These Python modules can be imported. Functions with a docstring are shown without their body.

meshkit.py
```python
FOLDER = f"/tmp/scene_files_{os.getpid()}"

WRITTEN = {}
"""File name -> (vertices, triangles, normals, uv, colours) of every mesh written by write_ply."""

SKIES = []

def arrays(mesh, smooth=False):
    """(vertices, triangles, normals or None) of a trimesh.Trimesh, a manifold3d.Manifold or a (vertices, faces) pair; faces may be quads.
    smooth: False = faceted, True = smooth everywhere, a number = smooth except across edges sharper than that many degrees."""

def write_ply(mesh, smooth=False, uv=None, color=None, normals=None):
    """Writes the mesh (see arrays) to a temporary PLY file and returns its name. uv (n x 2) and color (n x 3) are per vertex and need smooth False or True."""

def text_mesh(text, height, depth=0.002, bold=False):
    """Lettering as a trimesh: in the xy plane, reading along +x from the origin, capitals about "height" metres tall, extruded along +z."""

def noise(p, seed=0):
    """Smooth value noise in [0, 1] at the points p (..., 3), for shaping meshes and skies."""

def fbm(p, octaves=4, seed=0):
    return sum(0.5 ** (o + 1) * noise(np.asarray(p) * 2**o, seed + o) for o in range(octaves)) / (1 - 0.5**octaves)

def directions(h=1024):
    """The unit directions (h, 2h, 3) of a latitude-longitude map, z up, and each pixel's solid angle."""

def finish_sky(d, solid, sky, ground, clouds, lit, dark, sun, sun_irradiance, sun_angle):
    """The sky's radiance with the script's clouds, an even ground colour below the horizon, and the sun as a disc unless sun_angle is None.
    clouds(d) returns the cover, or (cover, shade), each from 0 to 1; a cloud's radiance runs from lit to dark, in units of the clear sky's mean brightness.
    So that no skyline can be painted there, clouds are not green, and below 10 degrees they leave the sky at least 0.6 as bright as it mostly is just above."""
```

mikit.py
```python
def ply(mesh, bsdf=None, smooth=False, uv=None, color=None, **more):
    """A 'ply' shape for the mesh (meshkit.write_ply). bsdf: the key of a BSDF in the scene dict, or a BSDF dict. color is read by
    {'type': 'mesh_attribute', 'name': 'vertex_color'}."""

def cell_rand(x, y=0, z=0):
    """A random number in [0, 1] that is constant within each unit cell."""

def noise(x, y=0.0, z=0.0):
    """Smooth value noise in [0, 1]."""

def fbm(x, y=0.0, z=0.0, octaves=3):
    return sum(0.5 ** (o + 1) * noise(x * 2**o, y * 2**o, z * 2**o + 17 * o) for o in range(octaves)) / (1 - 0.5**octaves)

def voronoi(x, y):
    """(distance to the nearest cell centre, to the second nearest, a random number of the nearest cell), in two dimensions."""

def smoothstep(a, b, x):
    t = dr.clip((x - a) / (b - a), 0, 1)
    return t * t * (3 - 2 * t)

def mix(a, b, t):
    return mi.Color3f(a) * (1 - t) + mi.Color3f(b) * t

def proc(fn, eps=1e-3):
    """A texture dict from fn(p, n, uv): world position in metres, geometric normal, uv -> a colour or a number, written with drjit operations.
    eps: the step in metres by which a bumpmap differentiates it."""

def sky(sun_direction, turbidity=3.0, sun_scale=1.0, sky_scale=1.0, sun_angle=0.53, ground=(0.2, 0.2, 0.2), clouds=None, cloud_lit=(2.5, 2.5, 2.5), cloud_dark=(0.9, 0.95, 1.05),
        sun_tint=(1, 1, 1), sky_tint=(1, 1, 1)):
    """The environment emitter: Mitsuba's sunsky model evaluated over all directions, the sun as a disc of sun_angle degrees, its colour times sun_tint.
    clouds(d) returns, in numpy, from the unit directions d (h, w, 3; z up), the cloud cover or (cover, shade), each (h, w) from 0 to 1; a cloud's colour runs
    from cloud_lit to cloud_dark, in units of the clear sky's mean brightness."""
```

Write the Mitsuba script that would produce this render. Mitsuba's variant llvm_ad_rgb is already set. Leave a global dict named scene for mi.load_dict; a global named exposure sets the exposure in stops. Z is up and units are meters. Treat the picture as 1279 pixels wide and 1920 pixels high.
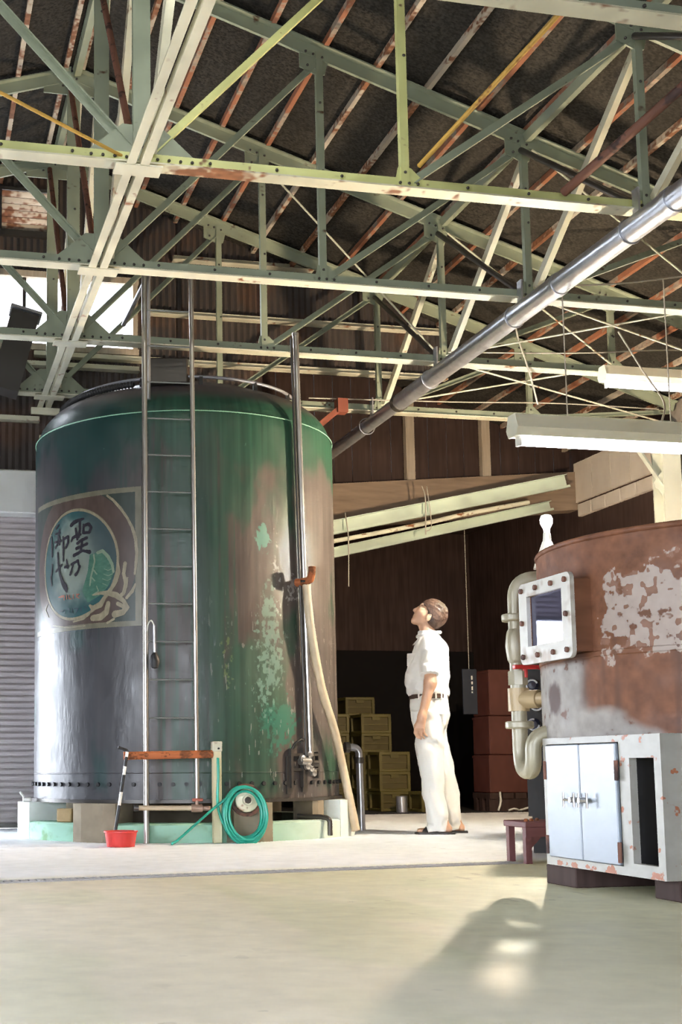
import math, random
import numpy as np
import trimesh
import drjit as dr
import mitsuba as mi
import mikit, meshkit
from mikit import proc, fbm, noise, mix, smoothstep, voronoi, cell_rand
from shapely.geometry import Polygon, Point, LineString, box as sbox
from shapely.ops import unary_union

random.seed(4)
rng = np.random.default_rng(7)
T = mi.ScalarTransform4f
scene, labels = {}, {}

# ---------------------------------------------------------------- camera
FPX, CX, CY = 2425.45, 356.8, 1147.2
YAW, PITCH, ROLL, EYE = 0.2166, 0.11889, 0.007913, 0.4873
cyw, syw, cp, sp = math.cos(YAW), math.sin(YAW), math.cos(PITCH), math.sin(PITCH)
FW = np.array([syw * cp, cyw * cp, sp]); RT = np.array([cyw, -syw, 0.0]); DN = np.cross(FW, RT)
cr_, sr_ = math.cos(ROLL), math.sin(ROLL)
RT, DN = cr_ * RT + sr_ * DN, -sr_ * RT + cr_ * DN
M = np.eye(4); M[:3, 0], M[:3, 1], M[:3, 2], M[:3, 3] = -RT, -DN, FW, [0, 0, EYE]
scene['camera'] = {'type': 'perspective', 'fov_axis': 'x', 'fov': 2 * math.degrees(math.atan(639.5 / FPX)), 'near_clip': 0.05, 'far_clip': 200.0,
                   'principal_point_offset_x': -(CX - 639.5) / 1279, 'principal_point_offset_y': -(CY - 960) / 1920, 'to_world': T(M.tolist())}
# ---------------------------------------------------------------- sky, exposure
exposure = 0.1
scene['sky'] = mikit.sky((-0.35, 0.55, 0.75), turbidity=4.0, sun_scale=0.0, sky_scale=80.0, ground=(0.45, 0.45, 0.43),
                         clouds=lambda d: 0.75 + 0 * d[..., 0], cloud_lit=(2.3, 2.4, 2.6), cloud_dark=(1.6, 1.7, 1.9))
TUBE_RADIANCE = (40.0, 40.0, 37.0)
BULB_RADIANCE = (6400.0, 4900.0, 3300.0)

# ---------------------------------------------------------------- helpers
def numbered(name, where):
    if name not in where: return name
    n = 1
    while f'{name}_{n:03d}' in where: n += 1
    return f'{name}_{n:03d}'
TAKEN = {}
def fresh(base):
    n = TAKEN.get(base, -1) + 1
    TAKEN[base] = n
    return base if n == 0 else f'{base}_{n:03d}'
def shape(mesh, bsdf, smooth=False, **k):
    return mikit.ply(mesh, bsdf, smooth, **k)
def put(parent, name, mesh, bsdf, smooth=False, label=None, kind=None, at=None):
    """One entry of the scene; a mesh, or a dict that is already a shape, moved by the transform at."""
    key = fresh(f'{parent}__{name}' if parent else name)
    d = dict(mesh) if isinstance(mesh, dict) else shape(mesh, bsdf, smooth)
    if isinstance(mesh, dict) and bsdf is not None: d['bsdf'] = {'type': 'ref', 'id': bsdf}
    if at is not None: d['to_world'] = at
    scene[key] = d
    if label or kind:
        labels[key] = {}
        if label: labels[key]['label'] = label
        if kind: labels[key]['kind'] = kind
    return key
def thing(name, label, cat, group=None):
    key = fresh(name)
    labels[key] = {'label': label, 'category': cat}
    if group: labels[key]['group'] = group
    return key
def tag(key, label, cat=None, group=None, kind=None):
    labels[key] = {'label': label}
    if cat: labels[key]['category'] = cat
    if group: labels[key]['group'] = group
    if kind: labels[key]['kind'] = kind
    return key
def struct(name, mesh, bsdf, smooth=False, label=None):
    key = put(None, name, mesh, bsdf, smooth)
    labels[key] = {'kind': 'structure'}
    if label: labels[key]['label'] = label
    return key
def tr(x=0, y=0, z=0, rz=0.0):
    return T().translate([x, y, z]).rotate([0, 0, 1], rz)
def cat(*ms):
    out = []
    for m in ms: out += list(m) if isinstance(m, (list, tuple)) else [m]
    return trimesh.util.concatenate(out)
def bx(x0, x1, y0, y1, z0, z1, bev=0.0):
    if bev <= 0:
        m = trimesh.creation.box((x1 - x0, y1 - y0, z1 - z0)); m.apply_translation(((x0 + x1) / 2, (y0 + y1) / 2, (z0 + z1) / 2)); return m
    b = bev
    pts = []
    for sx in (0, 1):
        for sy in (0, 1):
            for sz in (0, 1):
                p = np.array([(x0, x1)[sx], (y0, y1)[sy], (z0, z1)[sz]]); s = np.array([1 - 2 * sx, 1 - 2 * sy, 1 - 2 * sz])
                for k in range(3):
                    q = p + s * b; q[k] = p[k]; pts.append(q)
    return trimesh.convex.convex_hull(np.array(pts))
def frame_of(d, up):
    d = np.asarray(d, float); d = d / np.linalg.norm(d)
    u = np.asarray(up, float) - d * np.dot(up, d)
    if np.linalg.norm(u) < 1e-6: u = np.cross(d, [1, 0, 0.1])
    u /= np.linalg.norm(u)
    return np.cross(u, d), u, d
def prism(p0, p1, poly, up=(0, 0, 1)):
    """Extrudes the outline poly [(side, up), ...] from p0 to p1; side = up x direction."""
    p0, p1 = np.asarray(p0, float), np.asarray(p1, float)
    a, b, d = frame_of(p1 - p0, up)
    P = poly if isinstance(poly, Polygon) else Polygon(poly)
    m = trimesh.creation.extrude_polygon(P, float(np.linalg.norm(p1 - p0)), engine='earcut')
    X = np.eye(4); X[:3, 0], X[:3, 1], X[:3, 2], X[:3, 3] = a, b, d, p0
    m.apply_transform(X); return m
def rect(w, h, cx=0, cy=0): return [(cx - w / 2, cy - h / 2), (cx + w / 2, cy - h / 2), (cx + w / 2, cy + h / 2), (cx - w / 2, cy + h / 2)]
def bar(p0, p1, w, h, up=(0, 0, 1)): return prism(p0, p1, rect(w, h), up)
def tee(w, t, leg, lt, flip=False):
    """A double angle: flange of width w and thickness t at 0, leg upwards (or downwards when flip)."""
    s = -1 if flip else 1
    p = [(-w / 2, 0), (w / 2, 0), (w / 2, s * t), (lt / 2, s * t), (lt / 2, s * leg), (-lt / 2, s * leg), (-lt / 2, s * t), (-w / 2, s * t)]
    return p
def ell(w, h, t): return [(0, 0), (w, 0), (w, t), (t, t), (t, h), (0, h)]
def tube(path, r, n=10, closed=False, caps=True):
    path = np.asarray(path, float); r = np.broadcast_to(np.asarray(r, float), (len(path),))
    N = len(path)
    tan = np.gradient(path, axis=0) if not closed else np.roll(path, -1, 0) - np.roll(path, 1, 0)
    tan /= np.linalg.norm(tan, axis=1, keepdims=True) + 1e-12
    u = np.cross(tan[0], [0, 0, 1.0]); u = u if np.linalg.norm(u) > 1e-3 else np.cross(tan[0], [1.0, 0, 0])
    V = []
    for i in range(N):
        u = u - tan[i] * np.dot(u, tan[i]); u /= np.linalg.norm(u); w = np.cross(tan[i], u)
        a = np.arange(n) * 2 * math.pi / n
        V.append(path[i] + r[i] * (np.cos(a)[:, None] * u + np.sin(a)[:, None] * w))
    V = np.vstack(V); F = []
    for i in range(N if closed else N - 1):
        j = (i + 1) % N
        for k in range(n):
            l = (k + 1) % n
            F += [[i * n + k, i * n + l, j * n + l], [i * n + k, j * n + l, j * n + k]]
    if caps and not closed:
        V = np.vstack([V, path[:1], path[-1:]]); c0, c1 = len(V) - 2, len(V) - 1
        for k in range(n):
            l = (k + 1) % n
            F += [[c0, l, k], [c1, (N - 1) * n + k, (N - 1) * n + l]]
    return trimesh.Trimesh(V, F, process=False)
def rod(p0, p1, r, n=10): return tube([p0, p1], r, n)
def spline(pts, n=12):
    """Catmull-Rom through the points."""
    P = np.asarray(pts, float); P = np.vstack([2 * P[0] - P[1], P, 2 * P[-1] - P[-2]]); out = []
    for i in range(1, len(P) - 2):
        for t in np.linspace(0, 1, n, endpoint=False):
            a, b, c, d = P[i - 1], P[i], P[i + 1], P[i + 2]
            out.append(0.5 * (2 * b + (c - a) * t + (2 * a - 5 * b + 4 * c - d) * t * t + (3 * b - a - 3 * c + d) * t ** 3))
    return np.vstack(out + [P[-2]])
def bend(pts, r=0.05, n=6):
    """A polyline whose corners are rounded."""
    P = [np.asarray(p, float) for p in pts]; out = [P[0]]
    for a, b, c in zip(P, P[1:], P[2:]):
        u, v = a - b, c - b; lu, lv = np.linalg.norm(u), np.linalg.norm(v); k = min(r, lu * .49, lv * .49)
        s, e = b + u / lu * k, b + v / lv * k
        for t in np.linspace(0, 1, n): out.append((1 - t) ** 2 * s + 2 * t * (1 - t) * b + t * t * e)
    return np.array(out + [P[-1]])
def lathe(profile, n=32, at=(0, 0, 0), axis=(0, 0, 1)):
    m = trimesh.creation.revolve(np.asarray(profile, float), sections=n)
    a, b, d = frame_of(axis, (0, 0, 1) if abs(axis[2]) < .9 else (0, 1, 0))
    X = np.eye(4); X[:3, 0], X[:3, 1], X[:3, 2], X[:3, 3] = a, b, d, at
    m.apply_transform(X); return m
def plate(outline, axis, at, t):
    """A flat plate: outline in the plane across axis ('y': x,z; 'x': y,z; 'z': x,y), from at to at + t along it."""
    P = outline if isinstance(outline, Polygon) else Polygon(outline)
    m = trimesh.creation.extrude_polygon(P, t, engine='earcut'); v = m.vertices.copy()
    if axis == 'y': m.vertices = np.stack([v[:, 0], at + v[:, 2], v[:, 1]], 1); m.invert()
    elif axis == 'x': m.vertices = np.stack([at + v[:, 2], v[:, 0], v[:, 1]], 1)
    else: m.vertices = np.stack([v[:, 0], v[:, 1], at + v[:, 2]], 1)
    return m

# ---------------------------------------------------------------- materials
def M_(name, color, rough=0.6, metallic=0.0, spec=0.4, bump=None, bump_scale=1.0, two=True, **k):
    base = {'type': 'principled', 'roughness': rough if isinstance(rough, dict) else float(rough), 'metallic': float(metallic), 'specular': float(spec),
            'base_color': color if isinstance(color, dict) else {'type': 'rgb', 'value': list(color)}, **k}
    if bump is not None: base = {'type': 'bumpmap', 'arbitrary': bump, 'scale': float(bump_scale), 'bsdf': base}
    scene[name] = {'type': 'twosided', 'bsdf': base} if two else base
    return name
def rusted(paint, rust, amount, s=9.0, dark=0.75):
    def fn(p, n, uv):
        a = fbm(p.x * s, p.y * s, p.z * s, 4); b = noise(p.x * s * 6, p.y * s * 6, p.z * s * 6)
        c = mix(paint, [v * dark for v in paint], smoothstep(.35, .75, fbm(p.x * 3 + 9, p.y * 3, p.z * 3, 3)))
        return mix(c, mix(rust, [v * .45 for v in rust], b), smoothstep(1 - amount - .08, 1 - amount + .05, a * .8 + b * .2))
    return proc(fn)
def floor_fn(p, n, uv):
    a = fbm(p.x * .9, p.y * .9, 0, 4); b = fbm(p.x * 14, p.y * 14, 3, 3); c = fbm(p.x * 3.2 + 5, p.y * 1.2, 1, 3)
    col = mix([.66, .60, .46], [.75, .69, .55], a)
    col = mix(col, [.55, .55, .37], dr.clip(smoothstep(.5, .75, c) * .4 + smoothstep(.7, 2.2, p.x) * .75, 0, 1))  # olive to the right is shade put into the colour; blotches are random
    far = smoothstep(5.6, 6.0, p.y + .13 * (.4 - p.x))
    col = mix(col, mix([.70, .73, .76], [.78, .80, .83], a), far)  # paler and cooler beyond the drain: daylight put into the colour
    col = col * (.92 + .16 * b)
    spot = smoothstep(.90, .95, noise(p.x * 14, p.y * 14, 8.0)) * smoothstep(.6, .8, noise(p.x * 1.3, p.y * 1.3, 2.0))
    return mix(col, [.2, .17, .12], spot * .25)
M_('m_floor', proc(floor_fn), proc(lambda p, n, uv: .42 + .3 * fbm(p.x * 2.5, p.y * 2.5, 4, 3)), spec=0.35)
M_('m_shaded_floor', (.012, .012, .012), .7)  # darkness of the store room put into the floor colour
def roof_fn(p, n, uv):
    a = fbm(p.x * 70, p.y * 90, p.z * 70, 3); b = fbm(p.x * 2, p.y * 2, 0, 3); j = cell_rand(dr.floor(p.x / .71), dr.floor(p.y / .95), 0)
    c = mix([.013, .0125, .011], [.036, .033, .028], smoothstep(.2, .8, a)) * (.75 + .5 * b) * (.85 + .3 * j)
    return c
M_('m_roof', proc(roof_fn), .9, spec=.1, bump=proc(lambda p, n, uv: fbm(p.x * 40, p.y * 70, p.z * 40, 3), 2e-3), bump_scale=.008)
def corr_fn(p, n, uv):
    a = fbm(p.x * 18, 0, p.z * 1.5, 3); b = fbm(p.x * 3, p.y, p.z * 3, 4)
    return mix(mix([.022, .019, .018], [.058, .047, .042], a), [.07, .036, .022], smoothstep(.52, .75, b) * .7)
M_('m_corrugated', proc(corr_fn), .65, spec=.3)
M_('m_green_steel', rusted((.25, .285, .21), (.12, .06, .03), .24), .5, spec=.4)
M_('m_lamplit_steel', rusted((.60, .62, .27), (.25, .12, .04), .25), .5, spec=.4)  # truss green with yellow lamp light put into the colour
M_('m_rusty_lit_flange', rusted((.62, .60, .45), (.30, .125, .055), .37, 6), .55, spec=.35)  # rust is real; the pale paint holds light bounced off the floor
M_('m_cream_steel', rusted((.66, .64, .50), (.34, .14, .06), .30), .55, spec=.35)  # cream paint; on truss flanges it stands for floor-lit green
M_('m_lean_green', rusted((.58, .67, .56), (.35, .2, .1), .12, 5), .5)
M_('m_rust_lath', rusted((.27, .115, .065), (.40, .33, .26), .45, 7), .8, spec=.2)
M_('m_pale_lath', rusted((.44, .385, .31), (.24, .11, .06), .48, 7), .8, spec=.2)
M_('m_ochre', rusted((.50, .30, .06), (.3, .12, .03), .3), .5)
M_('m_dark_rust', rusted((.13, .055, .035), (.06, .03, .025), .4), .7)
M_('m_dark_pipe', (.06, .055, .05), .35, metallic=.6)
M_('m_galv', proc(lambda p, n, uv: mix([.42, .44, .48], [.58, .59, .64], fbm(p.x * 25, p.y * 25, p.z * 25, 3))), .36, metallic=.85)
M_('m_chrome', proc(lambda p, n, uv: mix([.40, .38, .36], [.62, .60, .58], fbm(p.x * 20, p.y * 20, p.z * 4, 3))), .28, metallic=.9)
M_('m_shutter', proc(lambda p, n, uv: mix([.38, .34, .345], [.46, .41, .41], fbm(p.x * 2, 0, p.z * 9, 3))), .45, spec=.4)
M_('m_white_paint', proc(lambda p, n, uv: mix([.72, .72, .70], [.56, .54, .50], smoothstep(.5, .8, fbm(p.x * 6, p.y * 6, p.z * 2, 3)))), .5)
def board_fn(p, n, uv):
    a = fbm(p.x * 40, p.y * 40, p.z * 2.2, 3); b = fbm(p.x * 3, p.y * 3, p.z * 3, 3)
    return mix([.022, .013, .011], [.046, .028, .024], a) * (.7 + .6 * b)
M_('m_board', proc(board_fn), .75, spec=.2)
M_('m_beam', proc(lambda p, n, uv: mix([.13, .095, .07], [.25, .19, .14], fbm(p.x * 4, p.y * 30, p.z * 30, 4))), .85, spec=.15)
M_('m_post_wood', proc(lambda p, n, uv: mix([.27, .22, .17], [.44, .38, .30], fbm(p.x * 50, p.y * 50, p.z * 3, 3))), .8, spec=.2)
M_('m_dark_room', (.008, .007, .007), .9, spec=.1)  # near-black, so the darkness of the store is in the wall colour
M_('m_side_wall', proc(lambda p, n, uv: mix([.16, .14, .12], [.24, .22, .19], fbm(p.x * 2, p.y * 2, p.z * 2, 4))), .85)
M_('m_plaster', proc(lambda p, n, uv: mix([.50, .44, .38], [.62, .57, .50], fbm(p.x * 8, p.y * 8, p.z * 3, 4))), .85)
M_('m_black', (.012, .012, .013), .5)
M_('m_white_plastic', (.80, .80, .76), .4)
M_('m_lamp_body', (.74, .73, .60), .4)
M_('m_wire', (.45, .42, .36), .6)
M_('m_orange_rust', rusted((.36, .115, .045), (.20, .07, .03), .40, 16), .75, spec=.2)
scene['m_glass'] = {'type': 'thindielectric', 'int_ior': 1.5}

# ================================================================ the hall
X0, PAN, CH, RZ0, RSL = 1.12, 1.4194, 3.51, 5.481, 0.4515
TY = [4.45, 6.157, 7.540, 8.923, 10.305]
def rz(x): return RZ0 - RSL * abs(x - X0) / PAN
def roofz(x): return rz(x) + 0.13
WB, WF = 10.65, 12.3
XL, XR = -4.62, 6.86
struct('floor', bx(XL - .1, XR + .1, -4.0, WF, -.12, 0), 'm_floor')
struct('floor', bx(3.0, XR + .1, WF, 15.2, -.12, 0), 'm_shaded_floor', label='floor of the storage room beyond the opening, its shade put into the colour')
struct('pavement', bx(-9, 2.9, WB + .12, 19, -.14, -.02), 'm_white_paint', label='bright paving outside the back doors')
def slope(xa, xb, ya, yb):
    o = [(xa, roofz(xa)), (xb, roofz(xb)), (xb, roofz(xb) + .04), (xa, roofz(xa) + .04)]
    return plate(o, 'y', ya, yb - ya)
struct('ceiling', cat(slope(XL - .25, X0, -4.1, WB + .12), slope(X0, XR + .15, -4.1, WB + .12), slope(3.0, XR + .15, WB + .12, WF + .12)), 'm_roof', label='dark rough underside of the pitched roof')
struct('wall_left', plate(Polygon([(-4, 0), (WB, 0), (WB, roofz(XL) + .02), (-4, roofz(XL) + .02)]).difference(sbox(.2, -1, 3.8, 2.5)), 'x', XL - .1, .1), 'm_side_wall', label='left side wall with an unseen open doorway placed to light the foreground floor')  # doorway out of view, placed to light the foreground and the cabinet
struct('pavement', bx(-12, XL - .1, -4, 10.6, -.14, -.02), 'm_white_paint', label='unseen bright paving outside the left doorway, bouncing daylight in')  # out of view, pale so that it bounces daylight indoors
struct('wall_right', bx(XR, XR + .1, -4, 10.45, 0, roofz(XR) + .02), 'm_side_wall')
struct('wall_right', bx(XR, XR + .1, 10.45, 15.2, 0, roofz(XR) + .02), 'm_board', label='dark boarded side wall beyond the column')
# rear wall behind the camera; unseen doorway, placed to light the hall from the front
g = Polygon([(XL, 0), (XR, 0), (XR, roofz(XR)), (X0, roofz(X0)), (XL, roofz(XL))]).difference(sbox(-3.2, -1, .6, 2.8))
struct('wall_rear', plate(g, 'y', -4.1, .1), 'm_side_wall')
# back wall: corrugated sheets
PITCH_C, AMP = .056, .0085
def corr(xa, xb, z0, z1):
    xs = np.linspace(xa, xb, max(2, int((xb - xa) / PITCH_C * 6)) + 1)
    y = WB + AMP * np.sin(xs / PITCH_C * 2 * math.pi)
    V, F, n = [], [], len(xs)
    for off in (0.0, .003):
        a = np.stack([xs, y + off, np.full(n, z0)], 1); b = np.stack([xs, y + off, np.array([z1(x) if callable(z1) else z1 for x in xs])], 1)
        k = len(np.vstack(V)) if V else 0; V += [a, b]
        for i in range(n - 1):
            q = [k + i, k + i + 1, k + n + i + 1, k + n + i]
            F += [[q[0], q[1], q[2]], [q[0], q[2], q[3]]]
    return trimesh.Trimesh(np.vstack(V), F, process=False)
labels['wall_back'] = {'kind': 'structure', 'label': 'dark corrugated metal gable wall behind the tank'}
def sheets(xa, xb, z0, z1, w=.78):
    n = max(1, round((xb - xa) / w)); e = np.linspace(xa, xb, n + 1)
    for a, b in zip(e, e[1:]): put('wall_back', 'corrugated_sheet', corr(a, b, z0, z1), 'm_corrugated', 40)
WX0, WX1, WZ0, WZ1 = -.95, 1.87, 4.03, 4.64
LX0, LX1, LZ0, LZ1 = .72, 1.18, 5.03, 5.38
sheets(XL, -2.5, 0, roofz)
sheets(-2.5, WX0, 2.92, roofz)
sheets(WX0, 1.04, 2.92, WZ0)
sheets(1.04, 1.87, 0, WZ0)
sheets(WX0, LX0, WZ1, roofz)
sheets(LX0, LX1, WZ1, LZ0, 1); sheets(LX0, LX1, LZ1, roofz, 1)
sheets(LX1, 1.87, WZ1, roofz)
sheets(1.87, 3.0, 0, roofz)
sheets(3.0, 4.72, 3.93, roofz)
def girt(xa, xb, z, y=WB - .055, m='m_cream_steel'):
    return struct('trim_1', prism((xa, y, z), (xb, y, z), tee(.085, .008, .05, .012)), m, label='rusty pale steel rail across the corrugated wall')
for xa, xb, z in ((WX1 + .1, 4.72, 4.36), (2.2, 4.0, 4.86), (1.0, 4.72, 3.93), (XL, 1.9, 3.84), (XL, 1.05, 3.36), (1.05, 3.0, 3.2)): girt(xa, xb, z)
# window in the back wall
t = 'window_1'; labels[t] = {'kind': 'structure', 'label': 'bright window high in the corrugated back wall'}
fr = [bx(WX0 - .03, WX1 + .03, WB - .05, WB + .05, WZ0 - .04, WZ0 + .015), bx(WX0 - .03, WX1 + .03, WB - .05, WB + .05, WZ1 - .015, WZ1 + .04)]
for x in (WX0, WX1): fr.append(bx(x - .02, x + .02, WB - .05, WB + .05, WZ0, WZ1))
put(t, 'frame', cat(*fr), 'm_post_wood')
put(t, 'mullion', bx(WX0, WX1, WB - .02, WB + .02, WZ0 + .115, WZ0 + .15), 'm_dark_pipe')
for x in (-.02, .92, 1.40): put(t, 'mullion', bx(x - .014, x + .014, WB - .02, WB + .02, WZ0, WZ1), 'm_dark_pipe')
for a, b in zip((WX0, -.02, .92, 1.40), (-.02, .92, 1.40, WX1)): put(t, 'pane', bx(a, b, WB - .001, WB + .001, WZ0, WZ1), 'm_glass')
# louvre under the ridge
t = 'window_2'; labels[t] = {'kind': 'structure', 'label': 'slatted louvre vent under the roof ridge'}
put(t, 'frame', cat(bx(LX0 - .03, LX1 + .03, WB - .05, WB + .05, LZ0 - .05, LZ0), bx(LX0 - .03, LX1 + .03, WB - .05, WB + .05, LZ1, LZ1 + .03),
    bx(LX0 - .03, LX0, WB - .05, WB + .05, LZ0, LZ1), bx(LX1, LX1 + .03, WB - .05, WB + .05, LZ0, LZ1)), 'm_dark_pipe')
sl = shape(prism((LX0, WB, 0), (LX1, WB, 0), rect(.085, .008), up=(0, .62, .78)), 'm_pale_lath')
for i in range(6): put(t, 'slat', sl, None, at=tr(0, 0, LZ0 + .035 + i * .058))
# roller shutters of the back wall
def shutter(name, xa, xb, z0, z1, label):
    labels[name] = {'kind': 'structure', 'label': label}
    prof = Polygon([(-.006, 0), (0, .004), (.009, .018), (.009, .036), (0, .046), (-.006, .0495)])
    d = shape(prism((xa, WB + .02, 0), (xb, WB + .02, 0), [(.004, -.002), (-.002, .0), (-.010, .014), (-.012, .030), (-.006, .044), (.002, .0505), (.010, .0505), (.010, -.002)]), 'm_shutter')
    n = math.ceil((z1 - z0) / .0495)
    for i in range(n): put(name, 'slat', d, None, at=tr(0, 0, z0 + i * .0495))
    put(name, 'bottom_bar', bx(xa, xb, WB, WB + .05, z0 - .035, z0), 'm_dark_pipe')
    put(name, 'guide', cat(bx(xa - .05, xa, WB - .03, WB + .06, 0, z1), bx(xb, xb + .03, WB - .03, WB + .06, 0, z1)), 'm_galv')
shutter('door_1', .16, 1.04, .04, 2.56, 'closed brown roller shutter left of the tank')
shutter('door_2', -2.4, .06, 1.80, 2.56, 'half raised brown roller shutter with daylight beneath')
struct('trim_2', bx(-2.5, 1.10, WB - .16, WB + .12, 2.56, 2.925, .012), 'm_white_paint', label='pale shutter box above the roller shutter')
# annex behind the gable, with its opening to a dark store
g = Polygon([(WB, 0), (WF, 0), (WF, roofz(3.0)), (WB, roofz(3.0))])
struct('wall_annex', plate(g, 'x', 2.95, .06), 'm_board')
labels['wall_far'] = {'kind': 'structure', 'label': 'dark brown boarded wall above the opening to the store'}
x = 3.0
while x < XR - .02:
    w = min(.19 + .03 * rng.random(), XR - x); dy = .012 * rng.random()
    zb = 3.15
    put('wall_far', 'board', plate([(x, zb), (x + w - .006, zb), (x + w - .006, roofz(x + w)), (x, roofz(x))], 'y', WF + dy, .04), 'm_board')
    x += w
struct('trim_3', plate([(3.0, 2.76), (XR, 3.13), (XR, 3.535), (3.0, 3.20)], 'y', WF - .14, .2), 'm_beam', label='thick weathered beam above the dark opening')
for x in (5.02, 5.86):
    struct('trim_4', bx(x - .048, x + .048, WF - .09, WF - .004, 3.2, roofz(x) - .01, .006), 'm_post_wood', label='weathered grey timber post standing on the beam')
struct('wall_store', cat(bx(2.9, XR, 14.9, 15.0, 1.87, 3.4), bx(2.9, 3.0, WF + .06, 14.9, 0, 3.4), bx(2.9, XR, WF + .06, 15.0, 3.35, 3.45)), 'm_board', label='dark inner walls of the store room')
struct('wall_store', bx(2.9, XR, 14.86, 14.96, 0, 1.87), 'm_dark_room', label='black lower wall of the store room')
# pale panels on the right side wall
labels['wall_panel'] = {'kind': 'structure', 'label': 'pale boarded panel on the right wall'}
for i in range(4): put('wall_panel', 'panel', bx(XR - .03, XR - .001, 10.75 + i * .36, 11.1 + i * .36, 3.2, 3.62), 'm_plaster')
for i in range(5): put('wall_panel', 'block', bx(XR - .05, XR - .001, 10.72 + i * .28, 10.98 + i * .28, 3.04, 3.17, .006), 'm_plaster')

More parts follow.
